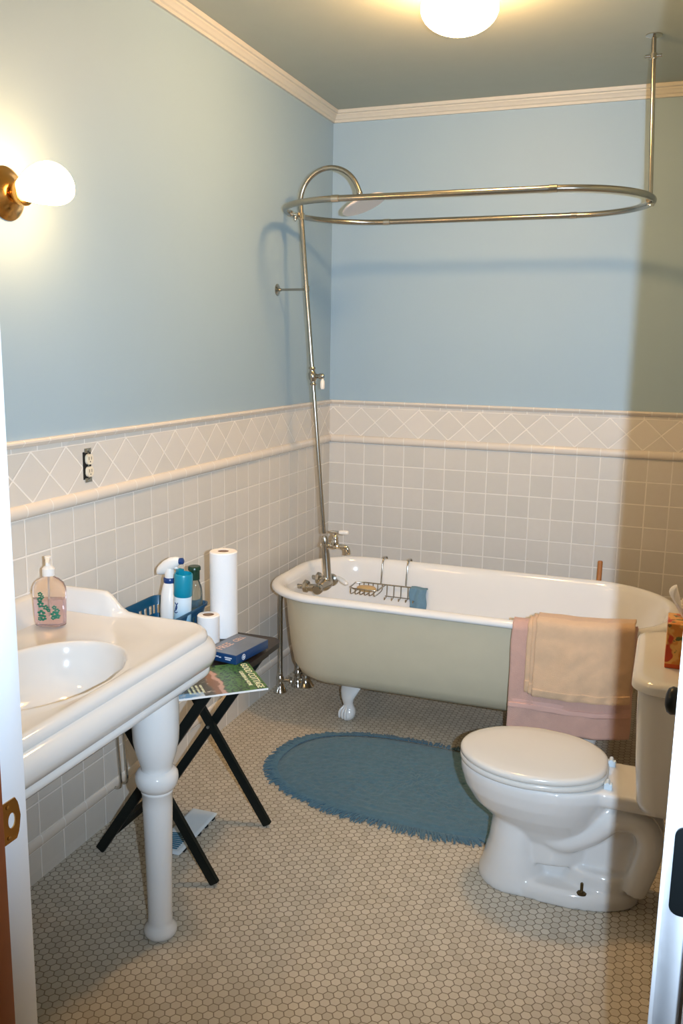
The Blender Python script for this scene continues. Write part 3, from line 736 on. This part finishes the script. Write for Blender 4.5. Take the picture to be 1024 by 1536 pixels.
b = newbm(); loft(b, [[(p[0], p[1], z) for p in rrect(1.703 + d, 1.912 - d * .3, -2.087 + d, -1.610 - d, .05, .03, 10, 4)] for d, z in ((.045, .388), (.028, .395), (.020, .42), (.010, .55), (.004, .68), (.002, .752))]); under(obj('toilet_tank', b, CERAMIC, smooth=50), to)
b = newbm(); loft(b, [[(p[0], p[1], z) for p in rrect(1.688 + d, 1.920 - d, -2.103 + d, -1.594 - d, .075, .03, 12, 4)] for d, z in ((.006, .7525), (.0, .757), (.0, .775), (.004, .783), (.012, .788), (.03, .790))]); under(obj('tank_lid', b, CERAMIC, smooth=50), to)
b = newbm(); lathe(b, [(0, 0), (0.013, 0), (0.012, 0.008), (0.006, 0.010), (0.006, 0.016), (0, 0.016)], (1.706, -1.665, .69), (-1, 0, 0), 18); tube(b, [(1.693, -1.665, .69), (1.688, -1.73, .684)], [0.006, 0.0045], 10); under(obj('flush_lever', b, CHROME), to)
# supply
b = newbm(); tube(b, spline([(1.925, -1.60, .16), (1.86, -1.62, .16), (1.83, -1.66, .20), (1.83, -1.68, .395)], 6), 0.0055, 10); lathe(b, [(0, 0), (0.026, 0), (0.012, 0.01), (0, 0.012)], (1.933, -1.60, .16), (-1, 0, 0), 18); under(obj('supply_hose', b, CHROME), to)

# tissue box
tb = thing('tissue_box', 'orange floral tissue box with a white tissue standing on the toilet tank lid', 'tissue box', (1.82, -1.90, 0.790))
g = NT('orange_floral_card')
n1 = g.noise(26, 2); n2 = g.noise(45, 3)
base_c = g.mix(g.smooth(n1, .42, .52), (206, 128, 46), (222, 164, 84)); base_c = g.mix(g.smooth(n2, .56, .62), base_c, (96, 100, 48)); base_c = g.mix(g.smooth(g.noise(30, 1), .60, .66), base_c, (186, 62, 26))
edge = g.smooth(g.z, .012, .013); base_c = g.mix(edge, (206, 84, 22), base_c)
FLORAL = g.out(base_c, 0.5)
b = newbm(); box(b, (-.052, -.058, 0), (.058, .054, .128), .002); o = obj('card_box', b, FLORAL, tb)
o.location = (0, 0, 0.0004)
b = newbm(); rings = []
for i in range(9):
    t = i / 8; r = 0.008 + 0.050 * t ** 0.8
    rings.append([(r * math.cos(a) * (0.55 + 0.25 * math.sin(3 * a + t)) - 0.02 * t, r * math.sin(a) * (1 + 0.3 * math.cos(2 * a)), .120 + .105 * t * (0.75 + 0.28 * math.sin(a * 2 + 1.1))) for a in [2 * PI * k / 40 for k in range(40)]])
loft(b, rings, False, False); thicken(obj('tissue', b, PAPER, tb, 60), .001)

# ------------------------------------------------------------------ sink
sk = thing('console_sink', 'white ceramic console sink with turned front leg against the left wall', 'sink', (0.28, -2.76, 0.86))
SX1, SYA, SYB = 0.548, -3.22, -2.300
def skout(dx, z, rc=0.09):
    P = rrect(0.004, SX1 + dx, SYA - dx, SYB + dx, .002, rc + dx, 12, 8)
    return [(p[0], p[1], z) for p in P]
b = newbm()
prof = [(-.045, .722), (-.010, .722), (.012, .728), (.020, .738), (.018, .748), (.012, .752), (.016, .757), (.030, .765), (.038, .785), (.037, .805), (.028, .822), (.018, .829), (.012, .832), (.014, .838), (.012, .848), (.004, .8565), (-.004, .859), (-.012, .859), (-.022, .8555)]
rings = [skout(d, z) for d, z in prof]
BX, BY, BA, BB = 0.343, -2.790, 0.175, 0.245
def angle_match(rings0, fn):
    """continue a ring inwards to an ellipse, keeping vertex order by angle"""
    out = []
    for p in rings0:
        a = math.atan2((p[1] - BY) / BB, (p[0] - BX) / BA); out.append(fn(a))
    return out
last = rings[-1]
ell = lambda ka, kb, z, ox=0: (lambda a: (BX + ox + BA * ka * math.cos(a), BY + BB * kb * math.sin(a), z))
e1 = angle_match(last, ell(1.06, 1.04, .8535)); mid = [tuple(p[i] * .45 + q[i] * .55 for i in range(3)) for p, q in zip(last, e1)]
rings += [mid, e1]
for ka, kb, z in ((1.03, 1.02, .8555), (1.0, 1.0, .8525), (.975, .975, .842), (.95, .95, .82), (.88, .90, .775), (.72, .76, .735), (.45, .5, .712), (.12, .12, .706)):
    rings.append(angle_match(last, ell(ka, kb, z)))
loft(b, rings, False, True)
under(obj('sink_top', b, CERAMIC, smooth=55), sk)
# raised rear ledge with swept ends
b = newbm()
def ledge_x(t): return t
secs = []
for (y, k) in [(SYA + 0.004, 0), (SYA + .035, .12), (SYA + .075, .55), (SYA + .11, .9), (SYA + .15, 1)] + [(SYB - .15, 1), (SYB - .06, 1), (SYB - .020, 1), (SYB - .006, .97)]:
    top = 0.858 + 0.062 * k
    secs.append([(0.003, y, .80), (0.003, y, top), (0.030, y, top), (0.040, y, top - .006), (0.047, y, top - .03 * k - .004), (0.056, y, .861), (0.075, y, .852), (0.075, y, .80)])
loft(b, secs)
# end wing: the ledge sweeps round the right-hand end and falls in an S-curve
wing = []
for (x, h) in ((.003, .062), (.06, .062), (.12, .0625), (.165, .063), (.190, .061), (.206, .052), (.222, .036), (.240, .018), (.262, .006), (.300, .002), (.36, .0008), (.44, .0004)):
    y1, z0 = SYB + .003, .855
    wing.append([(x, y1, .82), (x, y1 + .002, z0), (x, y1, z0 + h - .002), (x, y1 - .006, z0 + h + .003), (x, y1 - .018, z0 + h + .003), (x, y1 - .026, z0 + h * .9), (x, y1 - .034, z0 + h * .35), (x, y1 - .05, z0 - .001), (x, y1 - .05, .82)])
loft(b, wing)
under(obj('sink_ledge', b, CERAMIC, smooth=55), sk)
b = newbm(); lathe(b, [(0, 0), (.022, 0), (.021, .003), (.010, .003), (0, .001)], (BX, BY, .7062)); under(obj('sink_drain', b, CHROME), sk)
legp = [(0.0, 0), (.036, 0), (.043, .004), (.047, .014), (.046, .026), (.038, .036), (.034, .046), (.035, .052), (.0335, .06), (.036, .20), (.0395, .34), (.041, .40), (.0415, .438), (.044, .441), (.044, .445), (.043, .448), (.050, .454), (.0565, .466), (.059, .480), (.0575, .494), (.051, .504), (.043, .508), (.042, .513), (.046, .526), (.055, .556), (.0615, .59), (.0635, .625), (.0635, .66), (.063, .735), (0, .735)]
for (x, y) in ((.488, -2.522), (.455, -3.12)):
    b = newbm(); lathe(b, legp, (x, y, 0), seg=48); under(obj('leg', b, CERAMIC, smooth=50), sk)
b = newbm()
lathe(b, [(0, 0), (.021, 0), (.020, .012), (.012, .02), (.012, .05), (0, .05)], (.12, -2.785, .857)); tube(b, spline([(.12, -2.785, .90), (.13, -2.785, .95), (.19, -2.785, .965), (.235, -2.785, .93)], 6), .010, 14); under(obj('sink_spout', b, CHROME), sk)
for y in (-2.885, -2.685):
    b = newbm(); lathe(b, [(0, 0), (.022, 0), (.020, .010), (.011, .02), (.011, .04), (.016, .045), (.010, .055), (0, .055)], (.115, y, .857)); tube(b, [(.09, y, .905), (.15, y, .905)], .006, 12); under(obj('sink_tap', b, CHROME), sk)
for (y, lab) in ((-2.060, 'thin chrome water pipe on the left wall behind the sink leg, the nearer of two'), (-2.022, 'thin chrome water pipe on the left wall behind the sink leg, the farther of two')):
    b = newbm(); tube(b, spline([(.001, y - .012, .60), (.020, y - .012, .60), (.034, y - .010, .575), (.034, y - .006, .46), (.034, y, .31), (.034, y + .012, .15), (.022, y + .014, .12), (.001, y + .014, .12)], 6), .0048, 12)
    tag(obj('water_pipe', b, CHROME), lab, 'pipe', 'water pipes behind the sink leg')
b = newbm(); tube(b, spline([(BX, BY, .715), (BX, BY, .63), (BX - .04, BY, .60), (BX - .08, BY, .60), (BX - .12, BY, .63), (BX - .18, BY, .64), (.004, BY, .64)], 6), .017, 16); under(obj('drain_trap', b, CHROME), sk)

# soap bottle
sb = thing('soap_dispenser', 'clear pump bottle of pink soap with green leaf print on the sink ledge', 'soap dispenser', (0.125, -2.485, 0.8575))
def oval(hw, hd, z, n=40, e=2.6):
    return [(hw * math.copysign(abs(math.cos(a)) ** (2 / e), math.cos(a)), hd * math.copysign(abs(math.sin(a)) ** (2 / e), math.sin(a)), z) for a in [2 * PI * k / n for k in range(n)]]
def rotz(P, a): return [(x * math.cos(a) - y * math.sin(a), x * math.sin(a) + y * math.cos(a), z) for x, y, z in P]
AZ = math.radians(20)
b = newbm(); loft(b, [rotz(oval(w, d, z), AZ) for w, d, z in ((.036, .017, 0), (.043, .0225, .004), (.0445, .024, .02), (.047, .025, .10), (.046, .0245, .112), (.040, .022, .126), (.028, .017, .137), (.016, .0145, .142), (.0145, .0145, .148))]); obj('bottle_body', b, GLASS, sb, 50)
b = newbm(); loft(b, [rotz(oval(w, d, z), AZ) for w, d, z in ((.034, .015, .003), (.0415, .021, .006), (.0430, .0225, .02), (.0442, .0232, .080))]); obj('liquid_soap', b, PINKLIQ, sb, 50)
b = newbm(); lathe(b, [(0, 0), (.0175, 0), (.0175, .020), (.012, .026), (.007, .029), (.0065, .046), (.0095, .048), (.0095, .055), (0, .057)], (0, 0, .147)); 
loft(b, [rotz([(x, y * w, z0 + h) for y, h in ((-.007, 0), (.007, 0), (.006, .009), (-.006, .009))], AZ + math.radians(-75)) for x, z0, w in ((-.004, .193, 1), (.020, .191, .9), (.038, .183, .6))])
tube(b, [(0, 0, .03), (0, 0, .15)], .003, 8)
obj('pump_top', b, WPLAS, sb, 40)
b = newbm()
def leafs(x, z, r, rot):
    for k in range(5):
        a = rot + k * 2 * PI / 5; cx, cz = x + r * math.cos(a), z + r * math.sin(a)
        pts = []
        for q in range(8):
            t = 2 * PI * q / 8; pts.append((cx + (r * .75) * math.cos(t), cz + (r * .55) * math.sin(t)))
        hw = .0458; ring = []
        for off_ in (0.0004, 0.0010):
            ring.append([(px, -0.0252 * (1 - min(.98, abs(px) / hw) ** 2.6) ** (1 / 2.6) - off_, pz) for px, pz in pts])
        loft(b, [rotz(r_, AZ) for r_ in ring])
for (x, z, r, a) in ((-.018, .098, .0045, .2), (-.013, .090, .004, .9), (-.020, .082, .005, .3), (-.018, .068, .006, .5), (-.004, .060, .005, .1), (.004, .052, .0035, .4), (-.017, .042, .007, .3), (-.012, .030, .006, .8), (-.022, .026, .004, 0), (.020, .060, .004, .4), (.027, .050, .0045, .1), (.020, .040, .0065, .5), (.027, .034, .005, .2), (.016, .030, .004, .8)): leafs(x, z, r, a)
obj('leaf_print', b, LEAF, sb, 0)

# ------------------------------------------------------------------ folding tray table
tt = thing('folding_tray_table', 'black folding wooden tray table with crossed legs beside the sink', 'tray table', (0.30, -2.05, 0))
P0 = rrect(0.048, 0.543, -2.305, -1.795, .04, .050, 8, 4)
b = newbm(); loft(b, [[(p[0], p[1], z) for p in P0] for z in (.640, .658)])
under(obj('tray_top', b, TRAYW, smooth=30), tt)
def slat(p, q, w, t, ydir=True):
    """flat bar from p to q, w wide in the x-z plane, t thick in y"""
    b = newbm(); p, q = Vector(p), Vector(q); d = (q - p).normalized(); n = Vector((0, 1, 0)).cross(d).normalized(); y = Vector((0, 1, 0))
    rings = []
    for c in (p, q):
        rings.append([c + n * (w / 2 * a) + y * (t / 2 * e) for a, e in ((-1, -1), (1, -1), (1, 1), (-1, 1))])
    loft(b, rings); bmesh.ops.bevel(b, geom=b.edges[:], offset=.002, segments=2, affect='EDGES'); return b
LGT = 0.018
for (p, q) in (((.078, -2.235, .006), (.500, -2.235, .634)), ((.520, -2.262, .006), (.112, -2.262, .634)), ((.078, -1.868, .006), (.500, -1.868, .634)), ((.524, -1.890, .006), (.112, -1.890, .634))):
    under(obj('leg', slat(p, q, .031, LGT), BLACKW, smooth=30), tt)
b = newbm(); box(b, (.113, -2.23, .062), (.135, -1.87, .088), .003); under(obj('cross_rail', b, BLACKW), tt)
b = newbm(); box(b, (.485, -2.24, .612), (.515, -1.86, .639), .003); under(obj('cross_rail', b, BLACKW), tt)
b = newbm(); box(b, (.095, -2.27, .612), (.125, -1.88, .639), .003); under(obj('cross_rail', b, BLACKW), tt)
for y in (-2.274, -1.902):
    b = newbm(); lathe(b, [(0, -.004), (.005, -.003), (.005, .045), (0, .046)], (.299, y, .334), (0, 1, 0), 14); under(obj('pivot_pin', b, STEEL), tt)

# blue basket
bk = thing('blue_basket', 'blue slotted plastic basket of cleaning bottles on the tray table', 'basket', (0.165, -1.985, 0.6585))
b = newbm(); hx_, hy_, H = .108, .150, .112
def bring(s, z, r=.03): return [(p[0], p[1], z) for p in rrect(-hx_ * s, hx_ * s, -hy_ * s, hy_ * s, r, r, 6, 14)]
outer = [(.84, 0), (.88, .004), (.925, .052), (.950, .082), (.985, .100), (1.03, .104), (1.035, .112)]
innr = [(1.0, .112), (.97, .100), (.935, .082), (.910, .052), (.86, .006), (.5, .005)]
R = [[b.verts.new(p) for p in bring(s, z)] for s, z in outer + innr]
no = len(outer); n = len(R[0])
for i in range(len(R) - 1):
    for k in range(n):
        k2 = (k + 1) % n
        slot = (i == 2 or i == no + 2) and (k % 2 == 0)
        if slot: continue
        b.faces.new((R[i][k], R[i][k2], R[i + 1][k2], R[i + 1][k]))
for k in range(0, n, 2):       # slot walls
    k2 = (k + 1) % n
    a0, a1, b0, b1 = R[2][k], R[2][k2], R[3][k], R[3][k2]; c0, c1, d0, d1 = R[no + 3][k], R[no + 3][k2], R[no + 2][k], R[no + 2][k2]
    b.faces.new((a0, a1, c1, c0)); b.faces.new((b1, b0, d0, d1)); b.faces.new((a0, c0, d0, b0)); b.faces.new((a1, b1, d1, c1))
b.faces.new(R[0][::-1]); b.faces.new(R[-1])
obj('basket_shell', b, BASKB, bk, 30)

ZK = 0.6645
sp = thing('spray_cleaner', 'white trigger spray bottle with navy collar and nozzle in the blue basket', 'spray bottle', (0.172, -1.925, ZK))
b = newbm(); loft(b, [oval(w, d, z) for w, d, z in ((.026, .036, 0), (.030, .042, .006), (.030, .042, .10), (.027, .036, .15), (.022, .025, .178), (.018, .018, .188))]); obj('bottle_body', b, WPLAS, sp, 50)
b = newbm(); lathe(b, [(0, .186), (.0205, .186), (.0215, .190), (.0215, .202), (.0195, .204), (0, .204)]); obj('collar', b, NAVY, sp)
b = newbm(); secs = []
for (u, z, w, h) in ((-.046, .222, .008, .014), (-.040, .226, .012, .020), (-.022, .236, .014, .030), (.0, .246, .0145, .034), (.022, .258, .013, .024), (.036, .262, .011, .018)):
    secs.append([(u, w * math.cos(a), z + h * math.sin(a) * .8) for a in [2 * PI * k / 20 for k in range(20)]])
loft(b, secs); lathe(b, [(.017, .203), (.0175, .215), (.014, .235), (0, .24)]) 
obj('spray_head', b, WPLAS, sp, 60)
b = newbm(); lathe(b, [(0, 0), (.010, 0), (.0115, .003), (.0115, .014), (.006, .018), (0, .018)], (.034, 0, .262), (1, 0, .12), 16); obj('nozzle', b, NAVY, sp)
b = newbm(); tube(b, spline([(.014, 0, .244), (.030, 0, .232), (.030, 0, .215), (.036, 0, .200)], 4), [.006] * 6 + [.005] * 7, 10); obj('trigger', b, WPLAS, sp)
sp.rotation_euler = (0, 0, math.radians(8))
ca = thing('air_freshener_can', 'light blue aerosol can with teal cap in the blue basket', 'aerosol can', (0.238, -1.965, ZK))
g = NT('pale_blue_can_print'); c_ = g.mix(g.smooth(g.z, .05, .15), (96, 170, 206), (214, 228, 236)); CANM = g.out(c_, .3)
b = newbm(); lathe(b, [(0, 0), (.028, 0), (.0295, .003), (.0295, .158), (.026, .168), (.02, .172), (0, .172)], seg=36); obj('can_body', b, CANM, ca)
b = newbm(); lathe(b, [(.0295, .160), (.031, .164), (.031, .232), (.029, .237), (.0265, .238), (.026, .226), (.020, .222), (0, .222)], seg=36)
loft(b, [[(x, y, z) for x, y in ((-.029, -.009), (-.012, -.011), (-.012, .011), (-.029, .009))] for z in (.225, .247)]); obj('can_cap', b, TEAL, ca, 40)
b = newbm()
for pts in ([(-.010, .150), (-.004, .146), (.000, .136), (-.004, .126), (-.011, .122)], [(.003, .152), (-.003, .140), (-.006, .128)], [(-.012, .118), (-.004, .116), (.003, .120)]):
    tube(b, spline([((.030) * math.sin(px / .030 + .2), -(.030) * math.cos(px / .030 + .2), pz - .01) for px, pz in pts], 4), .0016, 6)
obj('can_print', b, NAVY, ca, 0)
ca.rotation_euler = (math.radians(0), math.radians(4), math.radians(-20))
cb = thing('mouthwash_bottle', 'clear bottle with dark green cap behind the teal-capped can in the basket', 'bottle', (0.243, -1.882, ZK))
b = newbm(); loft(b, [oval(w, d, z, e=2.3) for w, d, z in ((.024, .020, 0), (.027, .023, .004), (.027, .023, .14), (.025, .021, .165), (.018, .016, .185), (.012, .012, .198))]); obj('bottle_body', b, CGLASS, cb, 50)
b = newbm(); loft(b, [oval(w, d, z, e=2.3) for w, d, z in ((.0235, .0195, .004), (.025, .021, .008), (.025, .021, .09))]); obj('green_contents', b, mat('grey_green_fluid', (90, 122, 100), .2, var=.3, scale=50, Transmission_Weight=.3), cb, 50)
b = newbm(); lathe(b, [(0, .194), (.0185, .194), (.0185, .226), (.022, .228), (.022, .238), (.019, .241), (0, .241)], seg=28); obj('bottle_cap', b, DKGREEN, cb)
pk = newbm(); rows = []
for i in range(9):
    rows.append([(-.045 + .09 * i / 8, -.030 + .06 * k / 8, .022 + .045 * math.sin(PI * i / 8) * math.sin(PI * k / 8) ** .6 + .008 * noise.noise(Vector((i * .9, k * .9, 3)))) for k in range(9)])
loft(pk, rows, False, False, closed=False); 
g = NT('dark_green_foil_print'); PACKM = g.out(g.mix(g.smooth(g.noise(40, 2), .52, .6), (24, 66, 44), (188, 112, 86)), .35)
o = tag(thicken(obj('crumpled_packet', pk, PACKM, smooth=50), .010), 'crumpled dark green and pink packet lying in front of the bottles in the basket', 'packet'); o.location = (0.195, -2.035, 0.683); o.rotation_euler = (0, 0, .5)

# paper rolls
def roll_obj(name, lab, cat, x, y, z, r, h, core):
    t = thing(name, lab, cat, (x, y, z))
    b = newbm(); lathe(b, [(core, 0.0), (r - .002, 0), (r, .002), (r, h - .003), (r - .003, h), (core, h), (core, h - .0005)], seg=56)
    bm_in = [(core, h - .0005), (core, .0005)]
    b.free(); b = newbm(); R = []
    for rr, hh in ((core, 0), (r - .002, 0), (r, .002), (r, h - .003), (r - .003, h), (core, h), (core, 0)):
        R.append([(rr * math.cos(a), rr * math.sin(a), hh) for a in [2 * PI * k / 56 for k in range(56)]])
    loft(b, R, False, False); obj('paper_roll', b, PAPER, t, 40)
    b = newbm(); R = []
    for rr, hh in ((core - .0002, .001), (core - .0002, h - .001), (core - .002, h - .001), (core - .002, .001), (core - .0002, .001)):
        R.append([(rr * math.cos(a), rr * math.sin(a), hh) for a in [2 * PI * k / 32 for k in range(32)]])
    loft(b, R, False, False); obj('cardboard_core', b, CARD, t, 40)
    return t
roll_obj('paper_towel_roll', 'tall white roll of paper towels standing on the tray table', 'paper towels', 0.334, -1.842, 0.6585, .0475, .300, .0195)
roll_obj('toilet_paper_roll', 'short white toilet paper roll standing in front of the paper towels', 'toilet paper', 0.322, -1.930, 0.6585, .0375, .098, .0195)

# magazine
mg = thing('magazine', 'garden magazine with green cover lying across the corner of the tray table', 'magazine', (0.69, -2.235, 0.6588))
e1 = Vector((-.742, -.670, 0)).normalized(); e2 = Vector((-e1.y, e1.x, 0)) * -1          # e1 along the near edge to the left, e2 away
if e2.y < 0: e2 = -e2
ML, MW, MT = .275, .228, .006
M3 = Matrix(((e1.x, e2.x, 0, 0), (e1.y, e2.y, 0, 0), (0, 0, 1, 0), (0, 0, 0, 1)))
b = newbm(); box(b, (.0005, .0005, 0), (ML - .0005, MW - .0005, MT), 0)
for v in b.verts: v.co = M3 @ v.co
o = obj('pages', b, mat('magazine_pages', (226, 220, 212), .7, var=.03), mg, 0)
g = NT('garden_cover_print')       # printed garden photograph: path, lawn, border flowers
u_, v_ = g.x, g.y
n1 = g.noise(60, 6); n2 = g.noise(110, 5); n3 = g.noise(18, 3)
lawn = g.mix(n1, (26, 66, 28), (96, 142, 58)); lawn = g.mix(g.smooth(n2, .50, .58), lawn, (22, 42, 26))
left = g.mix(n2, (34, 36, 26), (112, 100, 80)); left = g.mix(g.smooth(n1, .58, .66), left, (206, 196, 180))
xx = g.op('ADD', u_, g.op('MULTIPLY', n3, .05))
c1 = g.mix(g.smooth(xx, .135, .160), lawn, (140, 92, 52)); c1 = g.mix(g.smooth(xx, .172, .19), c1, left)
bnd = g.smooth(g.op('ABSOLUTE', g.op('SUBTRACT', xx, .152)), .004, .009); c1 = g.mix(bnd, (196, 150, 126), c1)
sky = g.op('MULTIPLY', g.smooth(u_, .185, .19), g.op('SUBTRACT', 1, g.smooth(v_, .028, .036))); c1 = g.mix(sky, c1, g.mix(g.smooth(n1, .45, .6), (150, 190, 216), (214, 222, 226)))
COVER = g.out(c1, .28)
bm2 = newbm(); box(bm2, (0, 0, MT), (ML, MW, MT + .0006), 0)
cvr = obj('front_cover', bm2, COVER, mg, 0); cvr.matrix_local = M3 if M3.determinant() > 0 else M3
INK = mat('cream_ink', (238, 226, 180), .4, var=.02)
def on_cover(uc, vc, ang):
    """matrix placing text centred at cover coords (u along e1, v along e2)"""
    p = e1 * uc + e2 * vc; return Matrix.Translation((p.x, p.y, MT + .0010)) @ Matrix.Rotation(ang, 4, 'Z')
ang_t = math.atan2(-e2.y, -e2.x)       # reads from the far end to the near end
text_mesh('title_lettering', 'GOOD COTTAGE', .030, INK, mg, on_cover(.020, MW / 2 - .002, ang_t), sx=.86)
text_mesh('subtitle_lettering', 'GARDEN & HOME', .016, INK, mg, on_cover(.044, MW / 2 - .02, ang_t), sx=.95)
for k in range(4): text_mesh('cover_line', 'GREAT GARDENS', .0095, INK, mg, on_cover(.185 + .013 * k, .055, ang_t), sx=.8)

# blue box
bb = thing('blue_box', 'flat blue box with grey top and pale lettering lying on the magazine', 'box', (0.469, -2.008, 0.6656))
ab = math.radians(-7.5); cb_, sb_ = math.cos(ab), math.sin(ab)
b = newbm(); box(b, (-.062, -.092, 0), (.062, .092, .0295), .0012); o = obj('box_body', b, mat('deep_blue_card', (20, 58, 100), .3, var=.08, scale=30), bb)
b = newbm(); box(b, (-.060, -.090, .0295), (.060, .090, .0302)); obj('box_top_panel', b, mat('slate_grey_print', (98, 108, 124), .3, var=.12, scale=25), bb, 0)
PEACH = mat('peach_ink', (216, 178, 160), .4, var=.04)
text_mesh('top_lettering', 'FREE', .042, PEACH, bb, Matrix.Translation((-.022, -.035, .0306)) @ Matrix.Rotation(math.radians(89), 4, 'Z'), sx=.8)
text_mesh('top_lettering', 'CELL', .030, PEACH, bb, Matrix.Translation((-.022, .045, .0306)) @ Matrix.Rotation(math.radians(89), 4, 'Z'), sx=.8)
b = newbm(); R = []
for rr, hh in ((.0095, 0), (.0095, .0006), (.0070, .0006), (.0070, 0)): R.append([(.0622 + hh, -.052 + rr * math.cos(a), .0148 + rr * math.sin(a)) for a in [2 * PI * k / 28 for k in range(28)]])
loft(b, R + [R[0]], False, False); tube(b, [(.0626, -.052, .009), (.0626, -.052, .0205)], .0012, 6); tube(b, [(.0626, -.057, .0148), (.0626, -.047, .0148)], .0012, 6); obj('round_logo', b, LOGOBL, bb, 0)
b = newbm()
for (x0, x1, z) in ((-.022, -.006, .0165), (-.004, .004, .0150), (.018, .045, .0180), (.020, .040, .0120), (-.050, -.035, .019)): box(b, (x0, -.0926, z - .0018), (x1, -.0919, z + .0018))
obj('side_print', b, LOGOBL, bb, 0)
bb.rotation_euler = (0, 0, ab)

# ------------------------------------------------------------------ floor register lying under the tray
vt = thing('floor_vent', 'white louvred metal vent register lying on the floor under the tray table', 'floor vent', (0.285, -2.035, 0.0))
b = newbm(); loft(b, [[(p[0], p[1], z) for p in rrect(-.050 + d, .050 - d, -.140 + d, .140 - d, .006, .006, 5, 2)] for d, z in ((.0, .008), (.0, .010), (.008, .0145), (.010, .0145))]); obj('vent_plate', b, VENTW, vt, 30)
b = newbm()
for k in range(9):
    y = -.122 + k * .0112
    tube(b, spline([(-.032, y - .006, .0152), (0, y + .001, .0156), (.030, y + .004, .0152)], 4), .0028, 6)
obj('slot_row', b, VENTS, vt, 40)
b = newbm(); box(b, (-.038, -.125, 0), (.038, .125, .008), .002); obj('damper_box', b, STEEL, vt)
for k in range(5):
    b = newbm(); box(b, (.044, -.11 + k * .052, .001), (.052, -.092 + k * .052, .008), .001); obj('spring_clip', b, DARK, vt)
vt.rotation_euler = (0, 0, math.radians(2))

# ------------------------------------------------------------------ rug
rg = thing('bath_mat', 'oval blue cotton bath mat with fringed edge on the floor before the tub', 'bath mat', (0.92, -1.40, 0))
RC = Vector((.925, -1.395)); ra = math.radians(-4)
RAX, RAY = .592, .340
def rug_pt(a, k=1.0, wob=0.0):
    e = 2.45; c, s = math.cos(a), math.sin(a)
    x = RAX * math.copysign(abs(c) ** (2 / e), c) * k; y = RAY * math.copysign(abs(s) ** (2 / e), s) * k
    return Vector((RC.x + x * math.cos(ra) - y * math.sin(ra), RC.y + x * math.sin(ra) + y * math.cos(ra)))
b = newbm(); rings = []; NA = 260; NR = 60
for i in range(NR + 1):
    k = max(.004, i / NR); row = []
    for q in range(NA):
        a = 2 * PI * q / NA; p = rug_pt(a, k * .965)
        h = .014 + .0055 * noise.noise(Vector((p.x * 60, p.y * 60, 1))) +   .0050 * noise.noise(Vector((p.x * 120, p.y * 120, 5))) + .002 * noise.noise(Vector((p.x * 16, p.y * 8, 2)))
        if k > .9: h *= max(.25, 1 - (k - .9) / .1 * .8)
        if abs(k - .90) < .012: h *= .75
        row.append((p.x, p.y, h))
    rings.append(row)
rings.append([(x, y, .001) for x, y, z in rings[-1]])
loft(b, rings, True, False); under(obj('pile', b, RUGB, smooth=80), rg)
b = newbm()
for q in range(760):
    a = 2 * PI * q / 760 + random.uniform(-.003, .003); p = rug_pt(a, .955); p2 = rug_pt(a, 1.0) ; d = (p2 - rug_pt(a, .9)).normalized(); tn = Vector((-d.y, d.x))
    L = random.uniform(.024, .050) * (1.25 if math.cos(a) < -.75 else 1) + .010 * noise.noise(Vector((math.cos(a) * 3, math.sin(a) * 3, 0))); sw = random.uniform(-.014, .014)
    pts = [(p.x, p.y, .010), (p.x + d.x * L * .5 + tn.x * sw * .3, p.y + d.y * L * .5 + tn.y * sw * .3, .010 + random.uniform(-.002, .004)), (p.x + d.x * L + tn.x * sw, p.y + d.y * L + tn.y * sw, .0035)]
    tube(b, pts, [.0034, .0036, .0022], 5)
under(obj('fringe', b, RUGB, smooth=60), rg)

# ------------------------------------------------------------------ camera
CAMP = Vector((1.73272, -4.44554, 1.64658))
r_ = Vector((0.93588167, 0.35194245, 0.0161869)); u_ = Vector((-0.07940322, 0.16594009, 0.98293388)); f_ = Vector((-0.3432501, 0.92119509, -0.18324565))
cam = bpy.data.cameras.new('camera'); co = bpy.data.objects.new('camera', cam); COL.objects.link(co)
co.matrix_world = Matrix(((r_.x, u_.x, -f_.x, CAMP.x), (r_.y, u_.y, -f_.y, CAMP.y), (r_.z, u_.z, -f_.z, CAMP.z), (0, 0, 0, 1)))
cam.sensor_fit = 'VERTICAL'; cam.sensor_height = 36.0; cam.lens = 36.0 * 1317.18 / 1536.0
cam.clip_start = 0.02; cam.dof.use_dof = False
S.camera = co

# ------------------------------------------------------------------ lights: the camera's flash (beside the lens), the two lamps above
fd = bpy.data.lights.new('camera_flash', 'SPOT'); fo = bpy.data.objects.new('camera_flash', fd); COL.objects.link(fo)
fo.location = CAMP + r_ * 0.113 + u_ * 0.015; fd.shadow_soft_size = 0.009; fd.energy = 405; fd.color = (0.62, 0.79, 1.0); fd.spot_size = math.radians(89); fd.spot_blend = 1.0
fo.rotation_euler = (-(f_ + u_ * 0.12 + r_ * 0.06)).to_track_quat('Z', 'Y').to_euler()
w = bpy.data.worlds.new('world'); S.world = w; w.use_nodes = True
w.node_tree.nodes['Background'].inputs[0].default_value = (0.9, 0.75, 0.55, 1); w.node_tree.nodes['Background'].inputs[1].default_value = 0.05

S.view_settings.view_transform = 'Standard'; S.view_settings.look = 'None'; S.view_settings.gamma = 1; S.view_settings.use_curve_mapping = False
S.view_settings.exposure = 0.0
